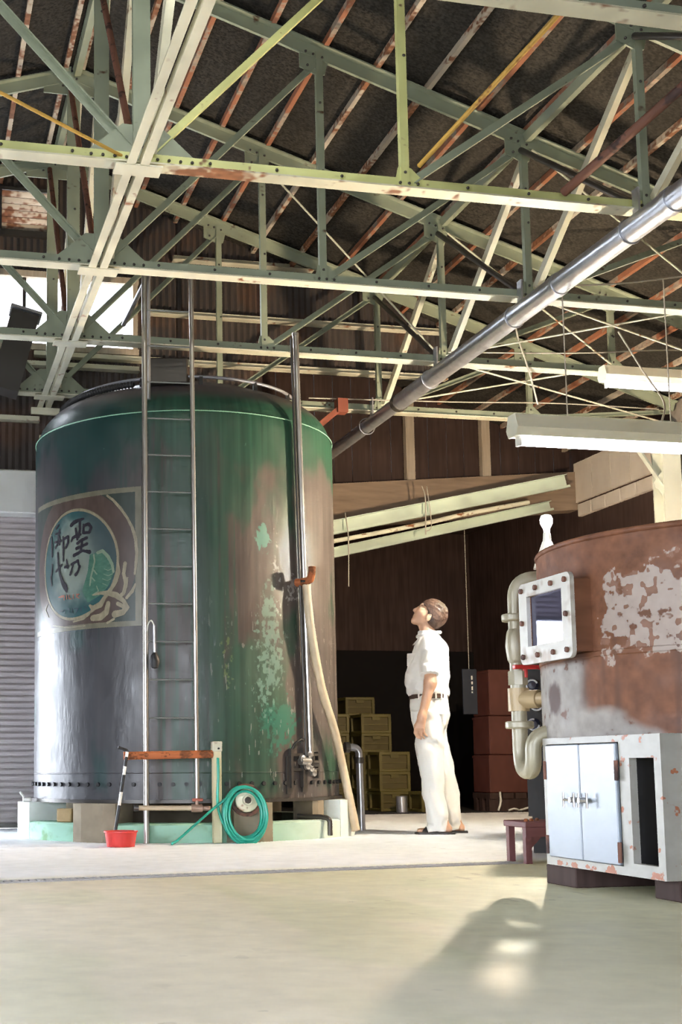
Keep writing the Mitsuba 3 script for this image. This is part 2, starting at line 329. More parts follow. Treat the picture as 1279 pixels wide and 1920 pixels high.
# ================================================================ roof trusses
def nb(k, y): return np.array([X0 + PAN * k, y, CH])
def nt(k, y): return np.array([X0 + PAN * k, y, RZ0 - RSL * abs(k)])
RIV = trimesh.creation.icosphere(subdivisions=1, radius=.0085)
WORD = {1: 'nearest full', 2: 'second', 3: 'third', 4: 'farthest'}
TLABEL = ['rusty cream roof truss crossing the top right corner of the picture', 'nearest complete roof truss, yellow-green upright over rusty cream bottom flange',
          'roof truss between the yellowish nearest one and the tank, passing before the ladder top', 'pale green roof truss crossing right above the tank top behind the ladder rails', 'farthest roof truss, half hidden behind the tank against the corrugated wall']
for i, y in enumerate(TY):
    t = thing('roof_truss', TLABEL[i], 'roof truss', 'steel roof trusses')
    leg = 'm_lamplit_steel' if i == 1 else 'm_green_steel'
    m = 'm_cream_steel' if i < 2 else 'm_green_steel'
    # bottom chord: flange below, upright leg above
    put(t, 'bottom_flange', prism((X0 - 4 * PAN, y, CH), (X0 + 4 * PAN, y, CH), rect(.10, .009, 0, .0045), (0, 0, 1)), 'm_rusty_lit_flange' if i < 2 else 'm_cream_steel')  # paler than the leg: light from the floor put into the flange colour
    put(t, 'chord_web', prism((X0 - 4 * PAN, y, CH + .009), (X0 + 4 * PAN, y, CH + .009), rect(.018, .062, 0, .031), (0, 0, 1)), leg)
    for s in (-1, 1):
        a, b = nt(0, y), nt(4 * s, y)
        put(t, 'rafter', prism(a, b, [(-.012, 0), (.012, 0), (.012, .077), (.055, .077), (.055, .086), (-.055, .086), (-.055, .077), (-.012, .077)]), 'm_green_steel')
    ang = [(-.022, -.003), (.022, -.003), (.022, .004), (-.014, .004), (-.014, .032), (-.022, .032)]
    for k in range(-3, 4):
        w = .09 if k == 0 else .046
        P = [(-w / 2, -.003), (w / 2, -.003), (w / 2, .004), (-w / 2 + .008, .004), (-w / 2 + .008, .034), (-w / 2, .034)]
        put(t, 'king_post' if k == 0 else 'web_post', prism(nb(k, y - .014) + [0, 0, .01], nt(k, y - .014) + [0, 0, .05], P, (0, 1, 0)), 'm_lamplit_steel' if i == 1 and k == 1 else 'm_green_steel')
        for s in ((-1, 1) if k == 0 else ((1,) if k > 0 else (-1,))):
            d = nt(k + s, y + .016) - nb(k, y + .016)
            put(t, 'diagonal', prism(nb(k, y + .016) + d * .03 + [0, 0, .03], nt(k + s, y + .016) - d * .02, ang, (0, -1, 0)), 'm_lamplit_steel' if i == 1 and k == 0 and s == 1 else 'm_green_steel')
        if k == 0:
            o = [(-.30, .01), (.30, .01), (.28, .06), (.10, .22), (-.10, .22), (-.28, .06)]
        else:
            o = [(-.05, .01), (.11, .01), (.11, .06), (.035, .13), (-.035, .13), (-.05, .06)]; o = o if k > 0 else [(-a, b) for a, b in o][::-1]
        put(t, 'gusset', plate([(a + X0 + PAN * k, CH + b) for a, b in o], 'y', y - .008, .012), leg if i == 1 and k == 1 else 'm_green_steel')
        o = [(-.13, -.06), (-.03, -.10), (.04, -.10), (.07, .02), (-.13, .04)] if k > 0 else ([(-.07, .02), (-.04, -.10), (.03, -.10), (.13, -.06), (.13, .04)] if k < 0 else [(-.22, -.11), (.22, -.11), (.22, -.02), (0, .07), (-.22, -.02)])
        put(t, 'gusset', plate([(a + X0 + PAN * k, nt(k, y)[2] + b) for a, b in o], 'y', y - .0075, .012), 'm_green_steel')
    rv = []
    for k in range(-3, 4):
        xx = X0 + PAN * k
        pts = [(xx + a, CH + .04) for a in ((-.26, -.2, -.14, -.08, .08, .14, .2, .26) if k == 0 else (-.03, .02, .07))]
        pts += [(xx + a * (1 if k >= 0 else -1), nt(k, y)[2] + b) for a, b in ((-.09, .045), (-.04, .03), (.02, .01), (-.08, -.05))]
        pts += [(xx, CH + .1), (xx, nt(k, y)[2] - .3), (xx + .01, (CH + nt(k, y)[2]) / 2)]
        pts += [(xx + PAN * j / 4, CH + .045) for j in (1, 2, 3)]
        for a, b in pts: m2 = RIV.copy(); m2.apply_translation((a, y - .017, b)); rv.append(m2)
    put(t, 'rivets', cat(*rv), 'm_dark_pipe', True, kind='stuff')
# cross bracing and struts along the hall, in the planes of the king posts and of the second web posts
def brace(a, b, m, label, poly=None, r=None, cat_='brace', group=None, name='cross_brace'):
    a, b = np.asarray(a, float), np.asarray(b, float)
    mesh = rod(a, b, r, 10) if r else prism(a, b, poly or ell(.045, .045, .007), (1, 0, 0.2))
    return tag(put(None, name, mesh, m, 40 if r else False), label, cat_, group)
for i in range(len(TY) - 1):
    y0, y1 = TY[i] + .03, TY[i + 1] - .03
    for k in (0, 2, -2):
        where = {0: 'under the ridge', 2: 'right of the ridge', -2: 'left of the ridge'}[k] + ', ' + ('nearest bay', 'second bay', 'third bay above the tank', 'farthest bay')[i]
        dx = np.array([.03, 0, 0])
        brace(nt(k, y0) + dx - [0, 0, .04], nb(k, y1) + dx + [0, 0, .06], 'm_cream_steel', f'cream angle brace falling to the rear {where}')
        brace(nb(k, y0) - dx + [0, 0, .06], nt(k, y1) - dx - [0, 0, .04], 'm_dark_pipe' if k else 'm_dark_rust', f'dark pipe brace rising to the rear {where}', r=.02)
        brace(nt(k, y0) + [0, 0, .02], nt(k, y1) + [0, 0, .02], 'm_green_steel', f'greenish level strut joining truss tops {where}', poly=ell(.06, .05, .008), cat_='strut', name='longitudinal_strut')
# double angle tie running the length of the hall under the king posts
t = thing('ridge_tie', 'long rusty cream double angle tie running down the hall from the top to the tank', 'tie beam')
tie = [(-.058, 0), (-.012, 0), (-.012, .05), (-.020, .05), (-.020, .009), (-.058, .009)]
for a, b in zip([-4.0] + TY, TY + [WB - .02]):
    for s in (1, -1):
        P = tie if s == 1 else [(-u, v) for u, v in tie][::-1]
        put(t, 'angle', prism((X0 - .03, a + .012, CH + .012 - .03), (X0 - .03, b - .012, CH + .012 - .03), P), 'm_cream_steel')
    put(t, 'splice_plate', bx(X0 - .14, X0 + .10, b - .06, b + .06, CH - .022, CH - .012) if b < 10.5 else bx(X0 - .14, X0 + .10, b - .03, b, CH - .08, CH - .02), 'm_cream_steel')
# thin bracing rods in the chord plane and in the panels
def thin(a, b, label, r=.008, m='m_cream_steel', name='bracing_rod', group=None):
    return tag(put(None, name, rod(a, b, r, 8), m, True), label, 'rod', group)
dz = np.array([0, 0, .035])
thin(nt(2, TY[2]) + [.05, -.03, -.03], nb(3, TY[2]) + [-.03, -.03, .08], 'thin pale rod crossing the third panel of the truss before the tank')
thin(nt(2, TY[3]) + [.05, -.03, -.03], nb(3, TY[3]) + [-.03, -.03, .08], 'thin pale rod crossing the third panel of the truss above the tank')
thin(nb(2, TY[2]) + dz, nb(4, TY[3]) + dz, 'thin pale rod in the chord plane from the silver duct rightward, upper one')
thin(nb(2, TY[3]) + dz, nb(4, TY[4]) + dz, 'thin pale rod in the chord plane sloping down to the lamps, lower one')
thin(nb(0, TY[1]) + [-.1, 0, .05], nb(-1.6, TY[0]) + dz, 'yellow rod running left from the nearest king post', .009, 'm_ochre')
thin(nt(1, TY[3]) + [0, .02, -.02], nb(2, TY[3]) + [-.05, .02, .1], 'thin rod across the second panel of the truss above the tank')
thin(nb(2, TY[4]) + dz * 2, nb(3, TY[3]) + dz * 2, 'thin pale rod in the chord plane rising toward the right front')
thin(nb(2, TY[3]) + dz * 2, nb(3, TY[2]) + dz * 2, 'thin pale rod in the chord plane crossing the upper sloping one')
thin((2.6, 6.1, 3.63), (3.26, 4.46, 4.32), 'ochre pipe slanting under the roof right of the yellow-green upright', .013, 'm_ochre', 'conduit_pipe')
thin((3.45, 6.13, 3.575), (4.02, 4.5, 4.10), 'dark brown pipe slanting down to the nearest truss at the right', .026, 'm_dark_rust', 'conduit_pipe')  # unlit pipe, its shade put into the dark colour
# purlins
ORD = ['first', 'second', 'third', 'fourth', 'fifth', 'sixth', 'seventh', 'eighth', 'ninth', 'tenth', 'eleventh', 'twelfth', 'thirteenth', 'fourteenth', 'fifteenth', 'sixteenth', 'seventeenth']
for s, lab in ((1, 'right'), (-1, 'left')):
    for j in range(17):
        x = X0 + s * (.06 + j * PAN / 4 * .985)
        m = 'm_rust_lath' if (j * 7 + (s > 0)) % 5 in (0, 2, 4) and s > 0 else 'm_pale_lath'
        z = rz(x) + .086
        y1 = WF - .02 if x > 3.05 else WB - .03
        k = put(None, 'roof_purlin', prism((x, -3.9, z), (x, y1, z), rect(.034, .044, 0, .022), (0, 0, 1)), m)
        tag(k, f'{"rusty red" if m == "m_rust_lath" else "pale flaking"} lath along the {lab} roof slope under the boards, {ORD[j]} from the ridge', 'purlin')
# cables strung through the bays on the right
def cable(pts, label, r=.006, m='m_wire'):
    return tag(put(None, 'cable', tube(spline(pts, 8), r, 6), m, True), label, 'cable')
cable([(3.97, 8.86, 3.59), (5.0, 8.84, 3.64), (5.9, 8.84, 3.72), (6.5, 8.84, 3.70)], 'cable strung along the truss above the tank to the right edge')
cable([(3.97, 7.48, 3.59), (4.6, 7.46, 3.65), (5.5, 7.46, 3.80), (6.4, 7.46, 3.78)], 'cable strung along the truss before the tank to the right edge')
cable([(3.3, 10.24, 3.59), (4.6, 10.22, 3.62), (5.6, 10.22, 3.66), (6.6, 10.22, 3.66)], 'cable strung along the farthest truss behind the lamps')
cable([(4.50, 8.80, 3.95), (4.51, 8.80, 3.75), (4.60, 8.80, 3.45), (4.66, 8.80, 3.20)], 'loose cord hanging left of the upper tube lamp', .007)
cable([(4.88, 8.0, 3.52), (5.0, 7.9, 3.2), (4.95, 7.6, 2.9), (4.6, 7.1, 2.6)], 'loose cord hanging down to the lower tube lamp', .007)
cable([(5.2, 7.5, 3.55), (5.16, 7.5, 4.0), (5.14, 7.5, 4.25)], 'cord hanging from the roof right of the silver duct', .006)

# ================================================================ the tank
TC, TR = np.array([2.03, 9.40]), 1.117
TFR = -TC / np.linalg.norm(TC); TSD = np.array([-TFR[1], TFR[0]])     # towards the viewer; sideways
def tp(phi, r=TR):
    """Point of the tank plan at the angle phi (degrees) from its front, positive to the right."""
    a = math.radians(phi); return TC + r * (math.cos(a) * TFR + math.sin(a) * TSD)
F0, F1 = float(TFR[0]), float(TFR[1])
def tang(p):
    dx, dy = p.x - 2.03, p.y - 9.40
    return dr.atan2(dy * F0 - dx * F1, dx * F0 + dy * F1)
def tank_fn(p, n, uv):
    f = tang(p); s = f * TR; z = p.z
    streak = fbm(s * 34, z * .9, 1.0, 4); pat = fbm(s * 5, z * 2.2, 4.0, 4); fine = fbm(s * 42, z * 34, 2.0, 3); big = fbm(s * 2.4, z * .7, 7.0, 3)
    brown = mix([.048, .039, .036], [.135, .098, .085], streak)
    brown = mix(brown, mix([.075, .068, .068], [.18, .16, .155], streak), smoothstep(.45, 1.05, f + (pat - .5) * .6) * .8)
    brown = mix(brown, [.035, .042, .055], smoothstep(-.10, -.45, f + (pat - .5) * .3) * .75)  # navy towards the left: shade put into the paint colour
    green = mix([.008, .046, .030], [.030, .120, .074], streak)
    green = mix(green, [.010, .045, .050], smoothstep(-.05, -.5, f) * .8)  # the same left-side shade put into the green
    sh = smoothstep(2.50, 2.72, z + (pat - .5) * .9 + .10 * smoothstep(.1, .9, f))
    low = smoothstep(.52, .68, pat + .24 * dr.exp(-dr.square((f - .36) / .26)) * smoothstep(1.7, .9, z) - .12 * smoothstep(.6, .9, f) - .10 * smoothstep(0.0, -.3, f))
    mid = smoothstep(.52, .66, big * .45 + streak * .55 + .24 * dr.exp(-dr.square((f - .09) / .13)) - .10 * smoothstep(-.1, -.5, f) - .20 * smoothstep(.20, .45, f))
    g = dr.maximum(sh, dr.maximum(low * .9, mid * .8))
    c = mix(brown, green, dr.clip(g, 0, 1))
    c = mix(c, mix([.13, .10, .10], [.085, .08, .085], streak), smoothstep(2.95, 3.06, z))
    d1 = dr.exp(-dr.square((f - .53) / .12) - dr.square((z - 1.30) / .50)); d2 = dr.exp(-dr.square((f - .49) / .075) - dr.square((z - 2.02) / .13))
    d3 = dr.exp(-dr.square((f - .24) / .10) - dr.square((z - 1.2) / .40)); d4 = dr.exp(-dr.square((f - .62) / .22) - dr.square((z - .75) / .30))
    sp = fine * .6 + pat * .4
    c = mix(c, [.020, .17, .115], smoothstep(.54, .64, sp * .62 + d4 * .36) * .9)
    c = mix(c, [.19, .34, .28], smoothstep(.54, .64, (fine * .75 + pat * .25) * .66 + d1 * .34) * .8)
    c = mix(c, [.13, .34, .27], smoothstep(.60, .67, sp * .66 + d2 * .46))
    c = mix(c, [.16, .22, .075], smoothstep(.66, .74, sp * .72 + d3 * .30) * .7)
    d5 = dr.exp(-dr.square((f - .72) / .10) - dr.square((z - 1.68) / .16)); d6 = dr.exp(-dr.square((f - .60) / .05) - dr.square((z - 1.75) / .45))
    c = mix(c, [.46, .45, .44], smoothstep(.56, .64, fine * .55 + .34 * dr.maximum(d5, d6 * .8)) * .8)
    sc = smoothstep(.80, .83, fbm(s * 70, z * 14, 11.0, 2)) * smoothstep(1.9, 1.1, z) * smoothstep(-.2, .4, f)
    return mix(c, [.36, .35, .33], sc * .6) * .52
def tank_rough(p, n, uv):
    f = tang(p) * TR
    return .27 + .28 * fbm(f * 9, p.z * 5, 3.0, 4)
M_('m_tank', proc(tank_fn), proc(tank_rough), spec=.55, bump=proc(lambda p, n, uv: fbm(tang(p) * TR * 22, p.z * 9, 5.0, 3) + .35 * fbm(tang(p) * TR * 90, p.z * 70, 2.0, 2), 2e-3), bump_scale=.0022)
t = tank = thing('storage_tank', 'huge worn green and brown steel tank with a painted oval sign, on a low plinth', 'tank')
prof = [(0, .262), (TR - .02, .262), (TR, .268), (TR, 2.80)]
for a in np.linspace(0, 76, 12): prof.append((TR - .34 + .34 * math.cos(math.radians(a)), 2.80 + .34 * math.sin(math.radians(a))))
r1, z1 = prof[-1]
for u in np.linspace(.1, 1, 8): prof.append((r1 * (1 - u), z1 + .20 * (1 - (1 - u) ** 2)))
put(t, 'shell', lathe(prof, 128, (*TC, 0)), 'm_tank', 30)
put(t, 'base_flange', lathe([(TR - .05, .25), (TR + .022, .25), (TR + .022, .272), (TR - .05, .272)], 96, (*TC, 0)), 'm_dark_pipe', 30)
ring = [[*tp(p, TR + .001), 2.872] for p in np.linspace(0, 360, 97)[:-1]]
M_('m_seam', (.22, .42, .30), .5)
put(t, 'weld_seam', tube(ring, .0045, 6, closed=True), 'm_seam', True)
ring = [[*tp(p, TR + .001), .445] for p in np.linspace(0, 360, 97)[:-1]]
put(t, 'lower_seam', tube(ring, .004, 6, closed=True), 'm_tank', True)
bolt = trimesh.creation.cylinder(.014, .02, sections=8)
for i in range(41):
    phi = -90 + i * 4.5; q = tp(phi, TR + .006); X = trimesh.geometry.align_vectors([0, 0, 1], [*(q - TC), 0]); m = bolt.copy(); m.apply_transform(X); m.apply_translation([*q, .372])
    put(t, 'bolt', m, 'm_black')
# painted sign, wrapped round the shell: everything in (arc length, height)
def wrap(poly, lift, thick=.0015, seg=.02):
    out = []
    for P in (list(poly.geoms) if hasattr(poly, 'geoms') else [poly]):
        if P.geom_type != 'Polygon' or P.area < 1e-6: continue
        x0, y0, x1, y1 = P.bounds
        for k in range(int(math.floor(x0 / seg)), int(math.ceil(x1 / seg))):
            Q = P.intersection(sbox(k * seg, y0 - 1, (k + 1) * seg, y1 + 1))
            for R_ in (list(Q.geoms) if hasattr(Q, 'geoms') else [Q]):
                if R_.geom_type == 'Polygon' and R_.area > 1e-7: out.append(trimesh.creation.extrude_polygon(R_, thick, engine='earcut'))
    m = trimesh.util.concatenate(out); v = m.vertices.copy()
    a = v[:, 0] / TR; r = TR + lift + v[:, 2]
    m.vertices = np.stack([TC[0] + r * (np.cos(a) * TFR[0] + np.sin(a) * TSD[0]), TC[1] + r * (np.cos(a) * TFR[1] + np.sin(a) * TSD[1]), v[:, 1]], 1)
    return m
D2S = math.pi / 180 * TR
def strokes(S, k=1.0):
    """Brush strokes: [[(degrees, height, width), ...], ...]"""
    g = []
    for st in S:
        pts = [(a * D2S, z, w / 2 * k) for a, z, w in st]
        for (xa, za, ra), (xb, zb, rb) in zip(pts, pts[1:]):
            g.append(unary_union([Point(xa, za).buffer(ra, 5), Point(xb, zb).buffer(rb, 5)]).convex_hull)
    return unary_union(g).simplify(.0008)
SIGN_INK=[[[-44.17,2.148,0.027],[-42.92,2.163,0.0288],[-40.97,2.172,0.0234],[-37.97,2.178,0.0162]],[[-41.8,2.118,0.0162],[-41.31,2.074,0.0252],[-40.95,2.044,0.0216]],[[-39.8,2.173,0.0216],[-39.67,2.11,0.0198],[-40.36,2.059,0.0252]],[[-44.02,2.036,0.0144],[-43.39,2.059,0.0198],[-40.96,2.07,0.0252],[-39.32,2.073,0.0162]],[[-37.97,2.135,0.018],[-38.07,2.08,0.0198]],[[-37.96,2.129,0.0198],[-35.77,2.137,0.0216],[-34.48,2.111,0.0216],[-35.33,2.078,0.0216],[-37.96,2.079,0.018]],[[-40.95,2.014,0.0216],[-39.08,2.031,0.0198],[-36.52,2.042,0.0234]],[[-38.52,2.035,0.018],[-39.19,1.971,0.0198]],[[-41.42,1.979,0.0234],[-39.31,1.987,0.018],[-36.4,2.001,0.0216]],[[-42.62,1.934,0.0252],[-40.7,1.944,0.0216],[-38.62,1.958,0.0198],[-36.83,1.951,0.0216],[-35.21,1.941,0.0288]],[[-47.68,1.863,0.0198],[-45.92,1.864,0.0216]],[[-46.68,1.909,0.0162],[-46.05,1.854,0.0144]],[[-43.98,1.874,0.018],[-41.88,1.886,0.0162],[-40.69,1.894,0.0198],[-40.33,1.863,0.0162],[-39.75,1.852,0.0198],[-40.67,1.817,0.0162],[-41.74,1.799,0.0234]],[[-43.23,1.865,0.0126],[-44.6,1.805,0.018]],[[-56.45,2.099,0.0144],[-56.12,2.03,0.0216],[-56.08,1.959,0.0144]],[[-51.76,2.169,0.0162],[-53.35,2.15,0.0144]],[[-50.97,2.133,0.018],[-51.73,2.102,0.018],[-51.56,2.048,0.018],[-53.79,2.014,0.0162]],[[-53.67,2.111,0.0144],[-50.81,2.113,0.0162]],[[-53.98,2.054,0.0162],[-50.19,2.054,0.018]],[[-50.96,2.086,0.0144],[-51.03,2.033,0.0162]],[[-48.88,2.08,0.0144],[-48.57,1.993,0.0162],[-48.63,1.91,0.0126]],[[-48.73,2.06,0.0162],[-45.98,2.073,0.0234],[-45.83,2.033,0.0198],[-47.17,1.999,0.018]],[[-55.91,1.902,0.0126],[-56.13,1.845,0.018],[-57.03,1.811,0.0144]],[[-56.84,1.81,0.0162],[-56.27,1.755,0.0144]],[[-52.06,1.972,0.018],[-51.65,1.891,0.018],[-50.7,1.819,0.0198],[-48.92,1.755,0.0324],[-47.51,1.726,0.0433],[-46.54,1.694,0.0216]],[[-53.22,1.845,0.0162],[-51.03,1.866,0.018],[-49.69,1.884,0.0126]]]
SIGN_GOLD=[[[-27.76,2.315,0.0161],[-25.45,2.281,0.019],[-22.47,2.217,0.022],[-19.95,2.147,0.019],[-18.18,2.079,0.022],[-16.97,2.0,0.0249],[-16.63,1.908,0.022],[-16.99,1.818,0.0205],[-17.35,1.766,0.0161]],[[-17.19,1.695,0.0161],[-18.24,1.651,0.0249],[-20.37,1.607,0.022]],[[-20.88,1.841,0.0293],[-21.43,1.771,0.0264],[-20.53,1.705,0.0293],[-21.44,1.641,0.0293],[-23.63,1.611,0.0264]],[[-19.99,1.743,0.0132],[-20.36,1.679,0.0132],[-22.53,1.629,0.0132]],[[-23.61,1.851,0.019],[-23.06,1.786,0.019],[-24.36,1.722,0.0264],[-26.62,1.667,0.0322],[-28.94,1.618,0.0264]],[[-33.81,1.644,0.0117],[-30.52,1.653,0.022],[-27.38,1.648,0.0366],[-24.36,1.631,0.0439],[-21.44,1.589,0.0293],[-20.02,1.543,0.0293],[-21.81,1.512,0.0439],[-24.74,1.502,0.0512]],[[-28.94,1.618,0.0293],[-30.52,1.574,0.0439],[-33.8,1.553,0.0366],[-35.08,1.574,0.019]],[[-27.38,1.577,0.0366],[-28.16,1.519,0.0439],[-30.52,1.49,0.0512],[-33.8,1.487,0.0439]],[[-35.5,1.516,0.019],[-38.15,1.487,0.0161],[-42.9,1.475,0.0132]],[[-25.12,1.47,0.0176],[-27.77,1.447,0.0161]],[[-23.63,1.572,0.0293],[-21.45,1.55,0.0264],[-21.45,1.518,0.019]],[[-37.25,1.44,0.0088],[-44.94,1.438,0.0088],[-55.12,1.469,0.0088]],[[-58.92,1.537,0.0088],[-61.53,1.59,0.0102],[-59.81,1.627,0.0073]]]
SIGN_WAVE=[[[-31.74,1.93,0.0264],[-29.73,1.94,0.0293],[-27.38,1.896,0.0322],[-25.85,1.842,0.0293],[-25.29,1.789,0.022]],[[-33.4,1.92,0.0146],[-32.98,1.873,0.0176],[-33.82,1.822,0.0176],[-34.66,1.764,0.0176],[-35.09,1.712,0.0146]],[[-33.82,1.822,0.0132],[-32.15,1.786,0.0132]],[[-34.66,1.771,0.0117],[-32.97,1.741,0.0132]],[[-28.94,1.814,0.0059],[-27.38,1.801,0.0059],[-26.23,1.81,0.0059]],[[-29.33,1.781,0.0059],[-27.38,1.765,0.0059],[-25.85,1.776,0.0059]],[[-29.72,1.749,0.0059],[-27.77,1.733,0.0059],[-26.23,1.744,0.0059]],[[-29.72,1.717,0.0059],[-27.77,1.701,0.0059]],[[-32.15,1.701,0.0088],[-31.33,1.667,0.0088],[-33.39,1.65,0.0088]]]
SIGN_REDS=[[[-51.25,1.66,0.0102],[-48.85,1.662,0.022]],[[-47.99,1.667,0.0102],[-47.98,1.636,0.0102]],[[-46.6,1.667,0.0102],[-46.48,1.637,0.0102]],[[-45.26,1.664,0.0073],[-45.25,1.638,0.0088],[-43.95,1.635,0.0073]],[[-42.94,1.663,0.0088],[-42.93,1.634,0.0088]],[[-41.46,1.661,0.0088],[-40.03,1.661,0.0088],[-41.46,1.647,0.0088],[-40.02,1.632,0.0088]]]
SIGN_DARKS=[[[-50.6,1.561,0.019],[-48.82,1.561,0.019]],[[-47.68,1.569,0.0073],[-47.67,1.542,0.0073]],[[-46.3,1.57,0.0102],[-44.97,1.567,0.0102],[-44.96,1.541,0.0102]],[[-43.42,1.565,0.0088],[-43.42,1.538,0.0088]],[[-42.42,1.566,0.0117],[-40.48,1.563,0.0117],[-41.44,1.538,0.0117]],[[-39.08,1.567,0.0102],[-39.08,1.541,0.0102]],[[-37.71,1.572,0.0088],[-36.38,1.557,0.0117]]]
def paint(name, c0, c1, s=20.0, rough=.38):
    return M_(name, proc(lambda p, n, uv: mix(c0, c1, fbm(tang(p) * TR * s, p.z * s * .5, 2.0, 4))), rough, spec=.5)
paint('m_sign_field', [.06, .045, .035], [.11, .09, .06], 9); paint('m_sign_border', [.075, .072, .046], [.13, .12, .085])
paint('m_sign_band', [.036, .022, .018], [.058, .037, .030]); paint('m_sign_dark', [.012, .022, .018], [.022, .032, .026])
OC, OZ, OR = -43.0 * D2S, 1.873, .372
def oval_fn(p, n, uv):
    s = tang(p) * TR - OC; z = p.z - OZ
    d = dr.sqrt(dr.square(s / .30) + dr.square((z - .03) / .34))
    c = mix([.17, .20, .175], [.012, .048, .050], smoothstep(.45, 1.05, d + (fbm(s * 12, z * 12, 1.0, 3) - .5) * .35))
    c = mix(c, [.03, .045, .05], smoothstep(.08, .26, s + .25 * z) * smoothstep(-.25, .1, z) * .8)
    return c
M_('m_sign_oval', proc(oval_fn), .35, spec=.5)
paint('m_sign_gold', [.12, .105, .065], [.23, .20, .135], 60); paint('m_sign_wave', [.09, .14, .095], [.17, .20, .14], 40)
M_('m_sign_ink', (.012, .010, .016), .4); M_('m_sign_red', (.24, .09, .06), .5); M_('m_sign_navy', (.02, .035, .05), .5)
x0, x1, z0, z1 = -72 * D2S, -14.9 * D2S, 1.417, 2.36
panel = sbox(x0, z0, x1, z1)
sg = put(t, 'painted_sign', wrap(panel, .0005), 'm_sign_field', label='painted square sign with an oval emblem')
inner = sbox(x0 - 1, z0 + .035, x1 - .045, z1 - .035)
put(sg, 'border', wrap(panel.difference(inner), .0022), 'm_sign_border')
disc = Point(OC, OZ).buffer(.515, 48)
for P_ in inner.intersection(panel).difference(disc).geoms: put(sg, 'corner_field', wrap(P_, .0022), 'm_sign_dark')
put(sg, 'red_brown_band', wrap(disc.difference(Point(OC, OZ).buffer(.39, 48)).intersection(inner).intersection(panel), .0022), 'm_sign_band')
o = Point(OC, OZ).buffer(OR, 48)
put(sg, 'oval', wrap(o, .0022), 'm_sign_oval')
put(sg, 'oval_rim', wrap(Point(OC, OZ).buffer(OR + .014, 48).difference(Point(OC, OZ).buffer(OR - .004, 48)), .0040), 'm_sign_gold')
body = Polygon([(a * D2S, z) for a, z, w in SIGN_WAVE[0]] + [(-27.5 * D2S, 1.70), (-31 * D2S, 1.64), (-36 * D2S, 1.60), (-38.5 * D2S, 1.68), (-36 * D2S, 1.80), (-35 * D2S, 1.92)]).buffer(.004)
M_('m_sign_sea', proc(lambda p, n, uv: mix([.018, .075, .05], [.055, .12, .085], fbm(tang(p) * TR * 30, p.z * 60, 1.0, 3))), .4)
put(sg, 'wave', wrap(body.intersection(o), .0040), 'm_sign_sea')
put(sg, 'foam', wrap(strokes(SIGN_WAVE, .8), .0058), 'm_sign_wave', label='pale foam lines of the wave')
for P_ in strokes(SIGN_GOLD, .95).intersection(panel).geoms: put(sg, 'gold_ornament', wrap(P_, .0058), 'm_sign_gold', label='gilt scroll ornament')
put(sg, 'brush_characters', wrap(strokes(SIGN_INK), .0075), 'm_sign_ink', label='black brush-written characters')
put(sg, 'small_lettering', wrap(strokes(SIGN_REDS, .8), .0075), 'm_sign_red', label='small worn red lettering')
put(sg, 'small_lettering', wrap(strokes(SIGN_DARKS, .7), .0075), 'm_sign_navy', label='small worn dark lettering')
# top fittings: ring pipe on posts, hatch platform
M_('m_dome_pipe', (.34, .35, .40), .35, metallic=.6)
rr, zt = .86, 3.185
ringp = [[*tp(p, rr), zt] for p in np.linspace(-70, 80, 40)]
put(t, 'top_ring_pipe', tube(ringp, .012, 8), 'm_dome_pipe', True)
for p in (-58, -20, 8, 36, 62): put(t, 'pipe_bracket', bx(-.012, .012, -.012, .012, 0, .10), 'm_black', at=tr(*tp(p, rr), zt - .10))
put(t, 'hatch_box', bx(-.15, .15, -.13, .13, 0, .18, .01), 'm_dark_pipe', at=tr(1.73, 8.58, 3.10, -12))
hosep = np.array([[*tp(p, .925), 3.132] for p in np.linspace(-82, -22, 150)])
tag(put(None, 'ribbed_hose', tube(hosep, [.024 if (i // 2) % 2 else .017 for i in range(150)], 10), 'm_black', 20), 'black ribbed hose lying along the left top edge of the tank', 'hose')
# outlet stub with a rusty cap on the right face
q, nn = tp(43.5, TR), np.array([*(tp(43.5, 1) - TC), 0])
st = put(t, 'outlet_stub', rod([*q, 1.735], np.array([*q, 1.735]) + nn * .10, .028, 14), 'm_orange_rust', 30, label='rusty outlet stub')
put(st, 'elbow', tube(spline([np.array([*q, 1.735]) + nn * .09, np.array([*q, 1.75]) + nn * .125, np.array([*q, 1.80]) + nn * .14, np.array([*q, 1.83]) + nn * .14]), .026, 12), 'm_orange_rust', True)
put(st, 'valve_stem', rod(np.array([*tp(41.2, TR + .08), 1.732]), np.array([*tp(43, TR + .1), 1.735]), .008), 'm_black')
# manhole with valves at the foot, right of the middle
def on(phi, z, r=TR): return np.array([*tp(phi, r), z])
mh = put(t, 'manhole', cat(*[prism(on(a, z, TR + .02), on(b, w, TR + .02), rect(.018, .03), up=[*(tp(a, 1) - TC), 0]) for a, z, b, w in ((38, .56, 52, .56), (38, .46, 52, .46), (38, .34, 38, .60), (52, .40, 52, .58), (43.6, .34, 43.6, .50))]), 'm_dark_pipe', label='dark manhole frame with hinge straps')
put(mh, 'strap', prism(on(37.6, .30, TR + .012), on(37.6, .55, TR + .012), rect(.05, .012), up=[*(tp(37.6, 1) - TC), 0]), 'm_dark_pipe')
put(mh, 'strap', prism(on(45.0, .31, TR + .012), on(45.0, .44, TR + .012), rect(.05, .012), up=[*(tp(45, 1) - TC), 0]), 'm_dark_pipe')
put(mh, 'valve', rod(on(41, .515, TR + .05), on(45.5, .515, TR + .05), .026, 12), 'm_chrome', 40, label='small steel valve')
for ph, z in ((42, .53), (44.4, .485), (46.4, .47), (45.6, .56), (47.6, .44)):
    m = lathe([(0, 0), (.028, 0), (.028, .02), (.015, .03), (0, .03)], 10, on(ph, z, TR + .04), [*(tp(ph, 1) - TC), 0]); put(mh, 'hand_wheel', m, 'm_chrome', 40)
